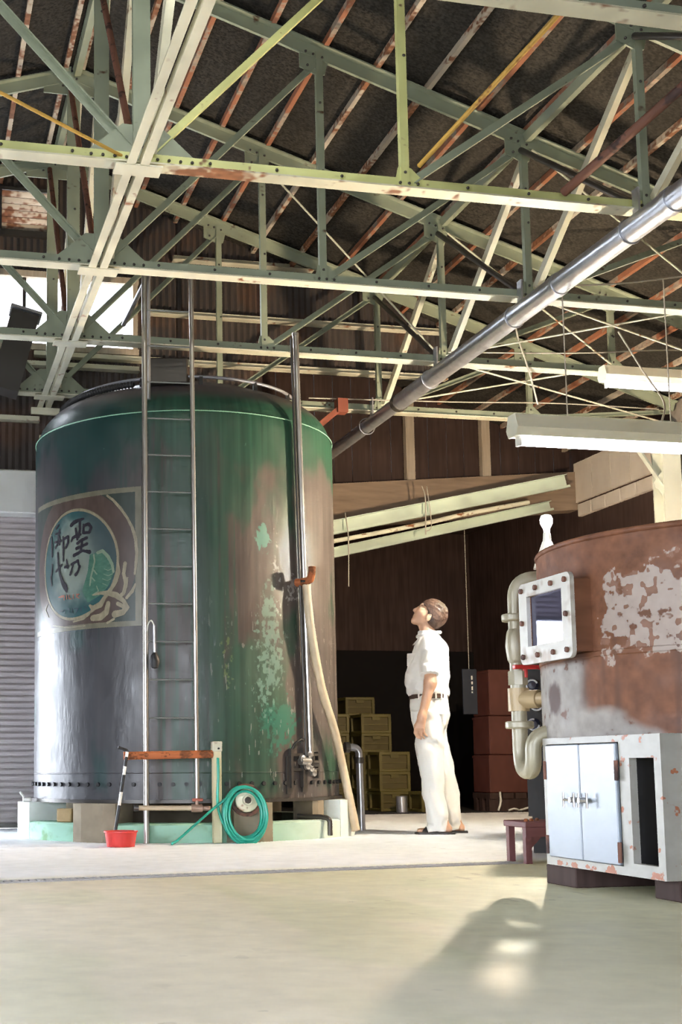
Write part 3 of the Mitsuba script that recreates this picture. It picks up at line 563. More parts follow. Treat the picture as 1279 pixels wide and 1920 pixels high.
put(mh, 'curved_handle', tube(spline([on(38, .57, TR + .02), on(39, .63, TR + .04), on(41.5, .66, TR + .05), on(43.5, .655, TR + .03)]), .008, 8), 'm_black', True)

# plinth: low green kerb ring with piers
M_('m_plinth', proc(lambda p, n, uv: mix(mix([.30, .52, .40], [.62, .70, .62], smoothstep(2.1, 3.0, p.x)), [.13, .27, .12], smoothstep(.5, .75, fbm(p.x * 7, p.y * 7, p.z * 9, 4)) * smoothstep(2.9, 1.4, p.x))), .7)
M_('m_pier', proc(lambda p, n, uv: mix([.15, .125, .085], [.30, .25, .18], fbm(p.x * 9, p.y * 9, p.z * 9, 4))), .85)
M_('m_pier_white', proc(lambda p, n, uv: mix([.62, .68, .64], [.76, .80, .77], fbm(p.x * 9, p.y * 9, p.z * 9, 4))), .7)
t = thing('tank_plinth', 'low concrete plinth under the tank, green kerb with open gaps and piers', 'plinth')
put(t, 'kerb', lathe([(TR - .10, 0), (TR + .115, 0), (TR + .115, .112), (TR + .10, .122), (TR - .10, .122)], 24, (*TC, 0)), 'm_plinth', 20)
put(t, 'core', lathe([(0, 0), (.42, 0), (.42, .25), (0, .25)], 20, (*TC, 0)), 'm_pier', 30)
def pier(p0, p1, m, r0=TR - .16, r1=TR + .135, z=.25, label=None):
    ps = np.linspace(p0, p1, 5)
    o = [tuple(tp(p, r1 - (.02 if p in (ps[0], ps[-1]) else 0))) for p in ps] + [tuple(tp(p, r0)) for p in ps[::-1]]
    put(t, 'pier', plate(o, 'z', 0, z), m, label=label)
pier(-76, -62, 'm_pier_white'); pier(-37.5, -22, 'm_pier'); pier(12, 27, 'm_pier'); pier(59, 74, 'm_pier_white', label='whitewashed pier'); pier(50, 58, 'm_pier', r1=TR + .02)
for p0 in (100, 140, 180, 220, 260): pier(p0, p0 + 14, 'm_pier', r1=TR + .09)
t = thing('valve_handle', 'small white clamp lying on the left end of the plinth', 'clamp')
put(t, 'clamp', cat(bx(-.03, .03, -.02, .02, 0, .03, .005), rod((-.02, 0, .03), (-.05, 0, .07), .009)), 'm_white_plastic', at=tr(*tp(-70, TR + .08), .25))
tag(put(None, 'brick', bx(-.055, .055, -.03, .03, 0, .09, .006), 'm_brick' if 'm_brick' in scene else M_('m_brick', proc(lambda p, n, uv: mix([.30, .21, .10], [.45, .34, .19], fbm(p.x * 30, p.y * 30, p.z * 30, 3))), .85), at=tr(*tp(-44, TR + .05), .1235, -35)), 'tan block lying on the green kerb left of the brown pier', 'block')

# ladder against the tank front
t = thing('ladder', 'tall steel ladder with two long rails and thin rungs before the tank', 'ladder')
LA0, LA1 = np.array([1.515, 8.235, 0.0]), np.array([1.512, 8.235, 3.775])
LB0, LB1 = np.array([1.844, 8.215, .262]), np.array([1.830, 8.215, 3.785])
put(t, 'rail', rod(LA0, LA1, .0185, 12), 'm_chrome', 40); put(t, 'rail', rod(LB0, LB1, .016, 12), 'm_chrome', 40)
M_('m_rung', (.17, .18, .17), .5)
for i in range(12):
    z = .80 + i * .248
    f = lambda A, B: A + (B - A) * ((z - A[2]) / (B[2] - A[2]))
    put(t, 'rung', rod(f(LA0, LA1), f(LB0, LB1), .0055, 8), 'm_rung', True)
tag(put(None, 'vent_pipe', tube(bend([(1.56, 8.36, 2.95), (1.56, 8.36, 3.80), (1.60, 8.5, 3.9), (1.60, 9.6, 3.9)], .06), .018, 10), 'm_galv', 40), 'thin steel pipe standing just behind the left ladder rail', 'pipe')
# standpipe with twin tubes at the right of the tank face
t = thing('standpipe', 'tall twin standpipe rising from the manhole valves up to the roof truss', 'pipe')
SA, SB = np.array([2.687, 8.440, .50]), np.array([2.616, 8.395, 3.48])
put(t, 'pipe', rod(SA, SB, .021, 12), 'm_chrome', 40); put(t, 'slim_pipe', rod(SA + [-.035, -.01, 0], SB + [-.033, -.01, -.03], .010, 10), 'm_dark_pipe', 40)
put(t, 'end_cap', rod(SB - [0, 0, .01], SB + [0, 0, .012], .024, 12), 'm_chrome', 40)
put(t, 'foot_valve', cat(rod(SA + [-.06, 0, .0], SA + [.05, 0, 0], .024), rod(SA - [0, 0, .03], SA + [0, 0, .05], .026)), 'm_dark_pipe', 40)
# beige hose from the stub to the floor
M_('m_hose_beige', proc(lambda p, n, uv: mix([.50, .40, .27], [.64, .53, .38], fbm(p.x * 20, p.y * 20, p.z * 20, 3))), .5)
hp = spline([(2.66, 8.39, 1.76), (2.665, 8.375, 1.60), (2.69, 8.385, 1.38), (2.775, 8.45, 1.017), (2.90, 8.56, .72), (2.985, 8.65, .47), (3.02, 8.63, .26), (3.045, 8.62, .12), (3.06, 8.62, .035)], 10)
tag(put(None, 'suction_hose', tube(hp, .030, 14), 'm_hose_beige', True), 'thick beige hose slanting down the right side of the tank to the floor', 'hose')
# dark bent pipe right of the plinth
t = thing('bent_pipe', 'galvanised pipe with a hooked elbow standing right of the plinth', 'pipe')
put(t, 'pipe', tube(bend([(3.355, 9.32, 0), (3.345, 9.32, .62), (3.245, 9.32, .62)], .07, 8), .028, 12), 'm_galv', 40)
put(t, 'coupling', rod((3.347, 9.32, .50), (3.347, 9.32, .545), .035, 12), 'm_dark_pipe', 40); put(t, 'end_flange', rod((3.27, 9.32, .62), (3.235, 9.32, .62), .040, 12), 'm_dark_pipe', 40)
# small bent drain tap on the right of the kerb
tag(put(None, 'drain_pipe', tube(bend([(2.62, 8.55, .145), (2.76, 8.435, .142), (2.795, 8.39, .13), (2.795, 8.39, .02)], .04, 6), .017, 10), 'm_dark_pipe', 40), 'short dark bent pipe reaching over the pale kerb to the floor', 'pipe')
# rusty rail, post, striped rod
t = thing('rail_post', 'pale yellow timber post with a metal cap left of the coiled hose', 'post')
px, py = 1.955, 8.135
put(t, 'post', bx(px - .028, px + .028, py - .025, py + .025, 0, .60, .004), M_('m_post_yellow', proc(lambda p, n, uv: mix([.55, .48, .28], [.70, .64, .46], fbm(p.x * 40, p.y * 40, p.z * 5, 3))), .7))
put(t, 'cap', bx(px - .032, px + .032, py - .029, py + .029, .58, .645, .003), 'm_cream_steel', label='pale metal cap')
put(t, 'hole', rod((px + .008, py - .031, .60), (px + .008, py - .026, .60), .007), 'm_black')
t = thing('rust_rail', 'orange rusty pipe lying level across the ladder foot to the timber post', 'rail')
put(t, 'pipe', rod((1.357, 8.17, .557), (1.93, 8.13, .565), .026, 14), 'm_orange_rust', 40)
t = thing('striped_rod', 'black and white banded rod leaning by the red basin', 'rod')
A, B = np.array([1.275, 8.08, .0]), np.array([1.374, 8.125, .590])
for i, (a, b, c) in enumerate(((0, .42, 'm_black'), (.42, .56, 'm_white_plastic'), (.56, .74, 'm_black'), (.74, .83, 'm_white_plastic'), (.83, .93, 'm_black'), (.93, .985, 'm_white_plastic'), (.985, 1, 'm_black'))):
    put(t, 'band', rod(A + (B - A) * a, A + (B - A) * b, .0105, 10), c, 40)
put(t, 'grip', rod(B + [-.06, 0, .02], B + [0, 0, 0], .009), 'm_black')
M_('m_red_plastic', (.50, .035, .03), .35)
tag(put(None, 'basin', lathe([(0, .012), (.078, .012), (.098, .085), (.10, .095), (.106, .095), (.106, .088), (.100, .084), (.085, 0), (0, 0)], 28, (1.305, 7.97, .002)), 'm_red_plastic', 30), 'red plastic basin on the floor before the brown pier', 'basin')
# tap pipe with valve
t = thing('tap_pipe', 'level water pipe with a red handled valve behind the ladder foot', 'pipe')
put(t, 'pipe', rod((1.44, 8.185, .228), (1.86, 8.14, .222), .016, 12), 'm_hose_beige', 40)
put(t, 'end_cap', rod((1.425, 8.187, .228), (1.455, 8.183, .228), .022, 10), 'm_dark_pipe', 40)
v = put(t, 'valve', cat(rod((1.79, 8.147, .222), (1.86, 8.14, .222), .026, 12), rod((1.86, 8.14, .222), (1.905, 8.11, .222), .015, 10), rod((1.825, 8.143, .22), (1.825, 8.143, .27), .012, 10)), M_('m_dull_brass', (.30, .20, .15), .5, metallic=.4), 40)
put(v, 'lever', bx(1.795, 1.865, 8.135, 8.153, .265, .285, .004), M_('m_dull_red', (.42, .12, .08), .5))
# teal hose coil on a wheel
M_('m_hose_teal', (.018, .33, .245), .28, spec=.6)
CC = np.array([2.128, 8.10])
t = thing('garden_hose', 'coiled teal green hose leaning upright against the plinth', 'hose')
cp = []
for i in range(13 * 40):
    a = i * 2 * math.pi / 40; k = i / 40.0; b_ = math.sin(k * 2.1) ; c_ = math.sin(k * 3.3 + 1)
    r = .136 + .017 * b_; drop = .012 * c_
    cp.append((CC[0] + r * .93 * math.cos(a) - .006 * math.sin(k * 1.3), CC[1] - .015 + .030 * math.sin(k * 1.7) + .018 * math.sin(a), .163 + drop * (math.sin(a) < 0) * abs(math.sin(a)) + (r * 1.20 + .004 * c_) * math.sin(a) + .018))
put(t, 'coil', tube(cp, .0085, 8), 'm_hose_teal', True)
put(t, 'loose_end', tube(spline([(2.06, 8.08, .33), (1.99, 8.07, .275), (1.93, 8.07, .23), (1.85, 8.03, .175), (1.74, 8.0, .09), (1.66, 7.97, .03), (1.62, 7.95, .012)], 8), .0085, 8), 'm_hose_teal', True)
put(t, 'loose_end', tube(spline([(1.955, 8.098, .54), (1.953, 8.085, .42), (1.945, 8.08, .28), (1.955, 8.08, .20), (1.985, 8.08, .12), (2.04, 8.08, .05)], 8), .0085, 8), 'm_hose_teal', True)
t = thing('hose_hanger', 'rusty white wheel hub behind the coiled teal hose', 'hose hanger')
put(t, 'rim', lathe([(.085, 0), (.105, 0), (.105, .02), (.085, .02)], 28, (2.145, 8.125, .270), (0, -1, 0)), 'm_dark_rust', 30)
put(t, 'hub', lathe([(0, 0), (.082, 0), (.075, .025), (.035, .035), (.03, .05), (0, .052)], 24, (2.145, 8.125, .270), (0, -1, 0)), rusted and 'm_cream_steel', 30)
put(t, 'centre', lathe([(0, 0), (.022, 0), (.018, .012), (0, .014)], 12, (2.145, 8.073, .270), (0, -1, 0)), 'm_dark_pipe', 30)
put(t, 'stand', plate([(2.06, 0), (2.235, 0), (2.23, .20), (2.065, .20)], 'y', 8.125, .04), 'm_pier')
# brush hanging on the left rail
t = thing('hand_brush', 'small black brush hanging from the left ladder rail', 'brush')
put(t, 'handle', rod((1.566, 8.20, 1.22), (1.562, 8.20, 1.40), .009, 8), 'm_galv', 40)
put(t, 'bristles', lathe([(0, 0), (.020, .005), (.034, .045), (.026, .085), (.012, .105), (0, .11)], 14, (1.567, 8.20, 1.115)), 'm_black', 30)
put(t, 'cord', tube(spline([(1.562, 8.20, 1.40), (1.545, 8.205, 1.43), (1.526, 8.21, 1.405), (1.518, 8.21, 1.36)]), .005, 6), 'm_white_plastic', True)
# drain grate in the floor
M_('m_grate', (.33, .32, .31), .8)
t = thing('drain_grate', 'narrow slotted drain strip across the pale floor', 'drain')
ga, gb = np.array([-.9, 5.50, 0]), np.array([2.97, 6.01, 0]); gd = (gb - ga) / np.linalg.norm(gb - ga); gn = np.array([-gd[1], gd[0], 0])
put(t, 'frame', cat(bar(ga + gn * .045 + [0, 0, .002], gb + gn * .045 + [0, 0, .002], .012, .008), bar(ga - gn * .045 + [0, 0, .002], gb - gn * .045 + [0, 0, .002], .012, .008)), 'm_grate')
put(t, 'channel', bar(ga + [0, 0, .0008], gb + [0, 0, .0008], .08, .0016), 'm_black')
L = np.linalg.norm(gb - ga); n = int(L / .036)
put(t, 'bars', cat(*[bar(ga + gd * (i + .5) * .036 - gn * .04 + [0, 0, .0045], ga + gd * (i + .5) * .036 + gn * .04 + [0, 0, .0045], .016, .006) for i in range(n)]), 'm_grate', kind='stuff')
# blower duct at the far left under the window
t = thing('hood_duct', 'dark slanting metal duct under the bright window at the left edge', 'duct')
put(t, 'duct', prism((.86, 9.9, 4.02), (.70, 9.9, 3.40), rect(.22, .22), (0, 1, 0)), 'm_dark_pipe'); put(t, 'collar', prism((.863, 9.9, 4.03), (.868, 9.9, 4.05), rect(.25, .25), (0, 1, 0)), 'm_galv')

# ================================================================ silver duct, column, lean-to beams
t = thing('silver_duct', 'long silver metal duct running under the trusses from the upper right to behind the tank', 'duct')
put(t, 'pipe', rod((3.82, 4.3, 3.37), (3.82, 9.50, 3.37), .066, 24), 'm_galv', 40)
put(t, 'thinner_pipe', rod((3.82, 9.46, 3.37), (3.82, WF, 3.37), .055, 24), 'm_galv', 40)
for y in (9.50, 6.9, 5.7): put(t, 'collar', lathe([(.060, -.03), (.072, -.03), (.072, .03), (.060, .03)], 24, (3.82, y, 3.37), (0, 1, 0)), 'm_dark_pipe' if y > 9 else 'm_galv', 30)
for y in TY[1:]:
    put(t, 'hanger', bx(3.86, 3.872, y - .09, y - .03, 3.40, 3.62), 'm_galv'); put(t, 'strap', tube([(3.82 + .070 * math.cos(a), y - .06, 3.37 + .070 * math.sin(a)) for a in np.linspace(0, 2 * math.pi, 25)[:-1]], .005, 6, closed=True), 'm_galv', True)
M_('m_column', proc(lambda p, n, uv: mix([.55, .58, .50], [.68, .70, .62], fbm(p.x * 5, p.y * 5, p.z * 3, 4))), .6)
t = thing('steel_column', 'pale steel column with a knee brace at the right edge behind the still', 'column')
cx, cy = 6.70, 10.30
put(t, 'shaft', cat(bx(cx - .09, cx + .09, cy - .09, cy - .075, 0, 3.50), bx(cx - .09, cx + .09, cy + .075, cy + .09, 0, 3.50), bx(cx - .006, cx + .006, cy - .075, cy + .075, 0, 3.50)), 'm_column')
put(t, 'knee_brace', prism((6.22, 10.27, 3.50), (6.63, 10.27, 2.93), ell(.05, .05, .007), (0, -1, 0)), 'm_column')
put(t, 'knee_plate', plate([(6.52, 2.98), (6.62, 2.86), (6.62, 3.10)], 'y', 10.24, .01), 'm_column')
# pale green folded channels slanting before the annex
def channel(name, a, b, h, label):
    P = [(-.06, 0), (0, 0), (.006, .0), (.006, h), (-.055, h), (-.055, h - .006), (0, h - .006), (0, .006), (-.05, .006), (-.05, .022), (-.06, .022)]
    return tag(put(None, name, prism(a, b, P), 'm_lean_green'), label, 'steel beam')
channel('lean_beam', (3.0, 11.6, 2.455), (6.43, 11.6, 3.225), .135, 'upper pale green folded steel beam slanting up to the right before the brown wall')
channel('lean_beam', (3.0, 11.95, 2.253), (6.43, 11.95, 3.06), .10, 'lower pale green steel beam slanting under the white pole')
tag(put(None, 'slant_pole', tube(spline([(3.0, 11.50, 2.40), (4.6, 11.50, 2.735), (5.3, 11.50, 2.905), (5.95, 11.50, 3.04)]), .022, 10), 'm_cream_steel', True), 'pale crooked pole tied between the two green slanting beams', 'pole')
for i, (x, za, zb, lab) in enumerate(((4.06, 2.88, 2.16, 'thin string hanging at the tank side over the green beams'), (4.85, 3.17, 2.68, 'looped string tied round the green beams under the timber post'))):
    pts = [(x, 11.54, za), (x + .004, 11.475, (za + zb) / 2 + .1), (x - .003, 11.475, zb)]
    tag(put(None, 'tie_string', cat(tube(spline(pts), .006, 6), tube(spline([(x + .05, 11.54, za), (x + .058, 11.475, zb + .1), (x, 11.475, zb + .03)]), .005, 6)) if i else tube(spline(pts), .006, 6), 'm_wire', True), lab, 'string')
tag(put(None, 'pipe_bracket', cat(prism((3.30, 10.2, 3.28), (3.56, 10.2, 3.50), rect(.05, .05)), bx(3.53, 3.62, 10.15, 10.25, 3.46, 3.58)), M_('m_red_rust', (.17, .05, .03), .7)), 'rust red bracket beside the tank top under the silver duct', 'bracket')

# ================================================================ tube lamps
def tube_lamp(name, xa, xb, y, z, label, s=1.0, group=None):
    t = thing(name, label, 'lamp', group)
    h, w = .115 * s, .13 * s
    o = [(-w * .30, h), (w * .30, h), (w / 2, h * .35), (w * .34, 0.0), (-w * .34, 0.0), (-w / 2, h * .35)]
    put(t, 'housing', prism((xa, y, z), (xb, y, z), o), 'm_lamp_body')
    for x in (xa, xb - .012): put(t, 'end_plate', prism((x, y, z), (x + .012, y, z), [(a * 1.04, b * 1.03 - .002) for a, b in o]), 'm_lamp_body')
    for x in (xa + .03, xb - .05): put(t, 'socket', bx(x, x + .02, y - .022, y + .022, z - .05 * s, z), 'm_white_plastic')
    key = put(t, 'tube', rod((xa + .05, y, z - .028 * s), (xb - .05, y, z - .030 * s), .021 * s, 16), None, 40)
    scene[key]['bsdf'] = {'type': 'diffuse', 'reflectance': {'type': 'rgb', 'value': [.8, .8, .8]}}
    scene[key]['emitter'] = {'type': 'area', 'radiance': {'type': 'rgb', 'value': list(TUBE_RADIANCE)}}
    return t
L1 = tube_lamp('tube_lamp', 3.53, 4.83, 7.0, 2.44, 'nearer fluorescent tube lamp with a trapezoid cream housing, above the still', 1.15)
L2 = tube_lamp('tube_lamp', 5.15, 6.40, 8.7, 3.385, 'farther fluorescent tube lamp under the cables near the top right', 1.0)
for a in (3.9, 4.6): put(L1, 'hanger', rod((a, 7.0, 2.53), (a, 7.0, 3.50), .004, 6), 'm_wire')
for a in (5.4, 6.2): put(L2, 'hanger', rod((a, 8.7, 3.50), (a, 8.92, 3.52), .004, 6), 'm_wire')
# unseen lamps, out of view to the right and above, placed to light the near bays
for xa, y, z in ((4.6, 2.4, 3.3), (0.9, 5.2, 4.2)):
    k = tube_lamp('tube_lamp', xa, xa + 1.3, y, z, 'unseen fluorescent tube lamp, out of view, placed to light the near bays', 1.1, 'unseen tube lamps lighting the near bays')
# bare bulb on a white cone behind the still
t = thing('bulb_lamp', 'glaring bare bulb on a white cone behind the left rim of the still', 'lamp')
lx, ly, lz = 4.285, 8.04, 2.115
key = put(t, 'bulb', lathe([(0, -.05), (.020, -.05), (.023, -.025), (.042, .012), (.045, .04), (.033, .068), (0, .08)], 20, (lx, ly, lz)), None, 40)
scene[key]['bsdf'] = {'type': 'diffuse', 'reflectance': {'type': 'rgb', 'value': [.8, .8, .8]}}
scene[key]['emitter'] = {'type': 'area', 'radiance': {'type': 'rgb', 'value': list(BULB_RADIANCE)}}
put(t, 'socket', lathe([(0, 0), (.03, 0), (.026, .06), (.021, .07), (0, .07)], 16, (lx, ly, lz - .118)), 'm_white_plastic', 30)
put(t, 'cone', lathe([(0, 0), (.10, 0), (.095, .02), (.034, .185), (.0, .19)], 20, (lx, ly, lz - .30)), 'm_white_plastic', 30)
put(t, 'pole', rod((lx, ly, .02), (lx, ly, lz - .29), .018, 12), 'm_white_plastic', 40)
put(t, 'foot', lathe([(0, 0), (.16, 0), (.155, .02), (.03, .035), (0, .035)], 24, (lx, ly, 0)), 'm_dark_pipe', 30)

# ================================================================ the still
SC, SR = np.array([3.38, 4.75]), .80
def still_fn(p, n, uv):
    ex, ey = p.x - 3.38, p.y - 4.75; a = dr.atan2(ey * -.857 - ex * -.515, ex * -.857 + ey * -.515); s0 = a * SR; s = s0; z = p.z
    big = fbm(s * 4, z * 5, 2.0, 4); fine = fbm(s * 22, z * 22, 4.0, 4); drip = fbm(s * 16, z * 1.5, 1.0, 3)
    c = mix([.075, .028, .014], [.19, .078, .038], fine)
    c = mix(c, [.075, .035, .022], smoothstep(.45, .75, drip) * smoothstep(1.02, .9, z))
    # remains of pale paint on the front, flaking
    m = dr.exp(-dr.square(dr.square((s0 - .05) / .27)) - dr.square(dr.square((z - 1.08) / .185)))
    k = smoothstep(.50, .54, m * .30 + fine * .52 + big * .14)
    k = k * (1 - .85 * smoothstep(.60, .66, fbm(s * 40, z * 40, 9.0, 2)))
    c = mix(c, mix([.25, .20, .17], [.32, .265, .23], fine), k)
    # bare metal at the lower left
    m = smoothstep(-.27, -.36, s0 + (big - .5) * .2) * smoothstep(.90, .87, z) + smoothstep(.70, .64, z + (big - .5) * .2 + .12 * smoothstep(-.25, .25, s0))
    c = mix(c, mix([.17, .15, .135], [.29, .27, .245], fine), dr.clip(m, 0, 1) * smoothstep(.2, .35, fine))
    c = mix(c, [.05, .02, .015], smoothstep(.085, .05, dr.sqrt(dr.square(s0 + .53) + dr.square(z - .75)) + (fine - .5) * .03) * .9)
    return c
M_('m_still', proc(still_fn), proc(lambda p, n, uv: .42 + .35 * fbm(p.x * 14, p.y * 14, p.z * 14, 3)), spec=.3, bump=proc(lambda p, n, uv: fbm(p.x * 35, p.y * 35, p.z * 35, 3), 2e-3), bump_scale=.004)
t = still = thing('copper_still', 'round rusty still body with flaking pale paint on a white cabinet at the right edge', 'still')
put(t, 'body', lathe([(0, .590), (SR, .590), (SR, .895), (SR + .004, .90), (SR + .004, .915), (SR, .92), (SR, 1.355), (SR - .012, 1.372), (SR - .05, 1.375), (SR - .05, 1.34), (0, 1.34)], 96, (*SC, 0)), 'm_still', 30)
put(t, 'rim_bead', tube([[SC[0] + (SR - .005) * math.cos(a), SC[1] + (SR - .005) * math.sin(a), 1.368] for a in np.linspace(0, 2 * math.pi, 97)[:-1]], .012, 8, closed=True), 'm_still', True)
M_('m_insul', (.78, .76, .72), .8)
foam = trimesh.creation.icosphere(subdivisions=3, radius=1.0); v = foam.vertices; v *= (1 + .35 * (meshkit.noise(v * 5 + 3, 2) - .5))[:, None]; foam.vertices = v * [.16, .10, .022]
put(t, 'white_crust', foam, 'm_insul', True, label='white crust on the rim', at=tr(3.06, 4.06, 1.372, 15))
# window hatch facing left
hx = 2.50
def yz(y0, y1, z0, z1): return sbox(y0, z0, y1, z1)
fr = yz(4.525, 4.957, .893, 1.229).buffer(-.03).buffer(.03).difference(yz(4.597, 4.888, .965, 1.172))
hk = put(t, 'hatch', plate(fr, 'x', hx, .018), M_('m_hatch', proc(lambda p, n, uv: mix([.46, .445, .40], [.30, .25, .20], smoothstep(.55, .8, fbm(p.y * 12, p.z * 12, 1.0, 3)))), .45), label='bolted cream window frame')
put(hk, 'neck', plate(yz(4.555, 4.93, .92, 1.205).difference(yz(4.597, 4.888, .965, 1.172)), 'x', hx + .018, .25), 'm_still')
put(hk, 'pane', bx(hx + .021, hx + .026, 4.597, 4.888, .965, 1.172), None)
scene[f'{hk}__pane']['bsdf'] = {'type': 'ref', 'id': 'm_hatch_pane'}
scene['m_hatch_pane'] = {'type': 'principled', 'base_color': {'type': 'rgb', 'value': [.16, .16, .23]}, 'roughness': .03, 'metallic': 1.0}
bolt2 = trimesh.creation.cylinder(.011, .016, sections=6); bolt2.apply_transform(trimesh.geometry.align_vectors([0, 0, 1], [1, 0, 0]))
bd = shape(bolt2, 'm_dark_rust')
for y, z in [(4.56, 1.20), (4.67, 1.20), (4.80, 1.20), (4.925, 1.20), (4.56, .925), (4.67, .925), (4.80, .925), (4.925, .925), (4.56, 1.065), (4.925, 1.065)]: put(hk, 'bolt', bd, None, at=tr(hx - .003, y, z))
# cream pipework beyond the hatch
M_('m_pvc', proc(lambda p, n, uv: mix([.25, .22, .14], [.40, .37, .28], fbm(p.x * 10, p.y * 10, p.z * 7, 3))), .35, spec=.5)
qx, qy = 2.615, 5.22
pk = put(t, 'drain_pipe', tube(bend([(2.80, qy - .05, 1.298), (qx, qy, 1.298), (qx, qy, .455), (2.567, 5.01, .455), (2.567, 5.01, .60), (2.68, 4.98, .625)], .10, 10), .034, 16), 'm_pvc', True, label='cream plastic pipe with flanges')
for z in (1.125, .655): put(pk, 'flange', lathe([(.03, -.016), (.058, -.016), (.062, -.01), (.062, .01), (.058, .016), (.03, .016)], 20, (qx, qy, z)), 'm_pvc', 30)
put(pk, 'ball_valve', lathe([(.034, -.075), (.042, -.06), (.050, 0), (.042, .06), (.034, .075)], 20, (qx, qy, 1.0)), 'm_pvc', 30)
put(pk, 'union', lathe([(.03, -.03), (.044, -.03), (.044, .03), (.03, .03)], 8, (qx, qy, .86)), 'm_pvc', 20)
put(pk, 'tee', cat(lathe([(.03, -.05), (.046, -.05), (.046, .05), (.03, .05)], 18, (qx, qy, .765)), rod((qx, qy, .765), (qx + .05, qy - .09, .765), .040, 16)), M_('m_brown_pvc', (.36, .27, .15), .4), 30)
put(pk, 'side_pipe', rod((qx + .04, qy - .08, .765), (2.80, 5.0, .765), .028, 14), 'm_brown_pvc', 40)
put(pk, 'red_lever', cat(bx(qx - .035, qx + .16, qy - .045, qy - .02, .897, .915, .003), rod((qx + .02, qy - .03, .86), (qx + .02, qy - .03, .90), .012)), 'm_red_plastic', label='red lever handle')
# stained patch where the side pipe enters
# cabinet under the still
M_('m_cabinet', proc(lambda p, n, uv: mix([.24, .275, .32], [.20, .23, .27], fbm(p.x * 4, p.y * 4, p.z * 4, 3)) * 1.0), .35, spec=.5)
def frame_fn(p, n, uv):
    a = fbm(p.x * 22, p.y * 22, p.z * 22, 4)
    return mix(mix([.36, .35, .32], [.29, .28, .25], a), [.28, .10, .05], smoothstep(.70, .76, a + .12 * smoothstep(.12, .08, p.z)))
M_('m_cab_frame', proc(frame_fn), .45)
ca = thing('white_cabinet', 'white steel cabinet with two doors carrying the rusty still', 'cabinet')
cx0, cx1, cy0, cy1, cz0, cz1 = 2.585, 4.20, 4.10, 4.96, .078, .588
fw = .045
side = sbox(cy0, cz0, cy1, cz1).difference(sbox(4.145, .125, 4.305, .505)).difference(sbox(4.375, .11, 4.925, .565))
put(ca, 'side_frame', plate(side, 'x', cx0, .03), 'm_cab_frame')
front = sbox(cx0 + .03, cz0, cx1, cz1).difference(sbox(cx0 + .13, .125, 3.30, .53)).difference(sbox(3.36, .125, 4.14, .53))
put(ca, 'front_frame', plate(front, 'y', cy0, .03), 'm_cab_frame')
put(ca, 'top_plate', bx(cx0 + .002, cx1, cy0 + .002, cy1, cz1 - .012, cz1 + .002), 'm_cab_frame')
put(ca, 'floor_plate', bx(cx0 + .03, cx1, cy0 + .03, cy1, cz0, cz0 + .02), 'm_cab_frame')
put(ca, 'back_plate', bx(cx0, cx1, cy1 - .02, cy1, cz0, cz1), 'm_cab_frame')
put(ca, 'partition', bx(cx0 + .03, cx1, 4.335, 4.345, cz0, cz1 - .02), 'm_black'); put(ca, 'end_plate', bx(cx1 - .01, cx1, cy0, cy1, cz0, cz1), 'm_cab_frame')
ym = 4.648
for i, (a, b) in enumerate(((4.382, ym - .003), (ym + .003, 4.918))):
    d = put(ca, 'door', bx(cx0 - .012, cx0 + .006, a, b, .112, .562, .004), 'm_cabinet', label='pale blue-white steel door')
    s = -1 if i == 0 else 1; hy = ym + s * .055
    put(d, 'handle', cat(rod((cx0 - .035, ym + s * .018, .345), (cx0 - .035, ym + s * .09, .345), .0055, 8), rod((cx0 - .035, ym + s * .09, .315), (cx0 - .035, ym + s * .09, .375), .0045, 8), rod((cx0 - .012, hy - s * .02, .345), (cx0 - .04, hy - s * .02, .345), .011, 10), rod((cx0 - .03, ym + s * .018, .318), (cx0 - .03, ym + s * .018, .372), .0045, 8)), 'm_chrome', 40)
    e = a - .006 if i == 0 else b + .006
    for z in (.16, .46): put(d, 'hinge', rod((cx0 - .012, e, z - .037), (cx0 - .012, e, z + .037), .008, 10), 'm_dark_rust', 40)
tag(put(None, 'wood_skid', bx(2.585, 3.9, 4.73, 4.97, 0, .0775, .004), 'm_board'), 'dark timber skid under the far end of the white cabinet', 'skid')
tag(put(None, 'wood_skid', bx(2.66, 4.1, 4.14, 4.30, 0, .0775, .004), 'm_board'), 'dark timber skid under the near end of the white cabinet', 'skid')
tag(put(None, 'tap_fitting', cat(rod((2.75, 4.22, .40), (2.75, 4.22, .56), .008), lathe([(0, -.018), (.013, -.01), (.018, .0), (.013, .01), (0, .018)], 12, (2.75, 4.22, .40))), 'm_chrome', 40), 'small steel fitting hanging in the dark cabinet bay', 'fitting')
# bottles of the dark crate stack behind the pipework
t = thing('bottle_rack', 'dark bottle rack standing behind the cream pipework', 'bottle rack')
RK = tr(3.350, 6.62, 0, -27)
put(t, 'rack', cat(bx(0, .34, .02, .30, .20, 1.04), bx(.02, .32, .03, .28, 0, .20)), 'm_black', at=RK)
M_('m_ring', (.62, .66, .74), .25, spec=.8); M_('m_bottle', (.010, .013, .03), .2, spec=.7)
BT = shape(lathe([(0, 0), (.034, 0), (.036, .012), (.020, .03), (0, .032)], 14, (0, .02, 0), (0, -1, 0)), 'm_bottle', 30)
RG = [shape(tube([(.030 * math.cos(a), -.003, .030 * math.sin(a)) for a in np.linspace(.4 + q, 5.2 + q, 14)], .006, 6), 'm_ring', True) for q in range(3)]
for r in range(2, 7):
    for c in range(3):
        k = thing('bottle', 'dark bottle end with a pale ring in the rack behind the cream pipework', 'bottle', 'bottles in the dark rack')
        m = RK @ T().translate([.045 + c * .105 + (.02 if r % 2 else 0), 0, .27 + r * .108])
        put(k, 'base', BT, None, at=m); put(k, 'ring', RG[(r + c) % 3], None, at=m)
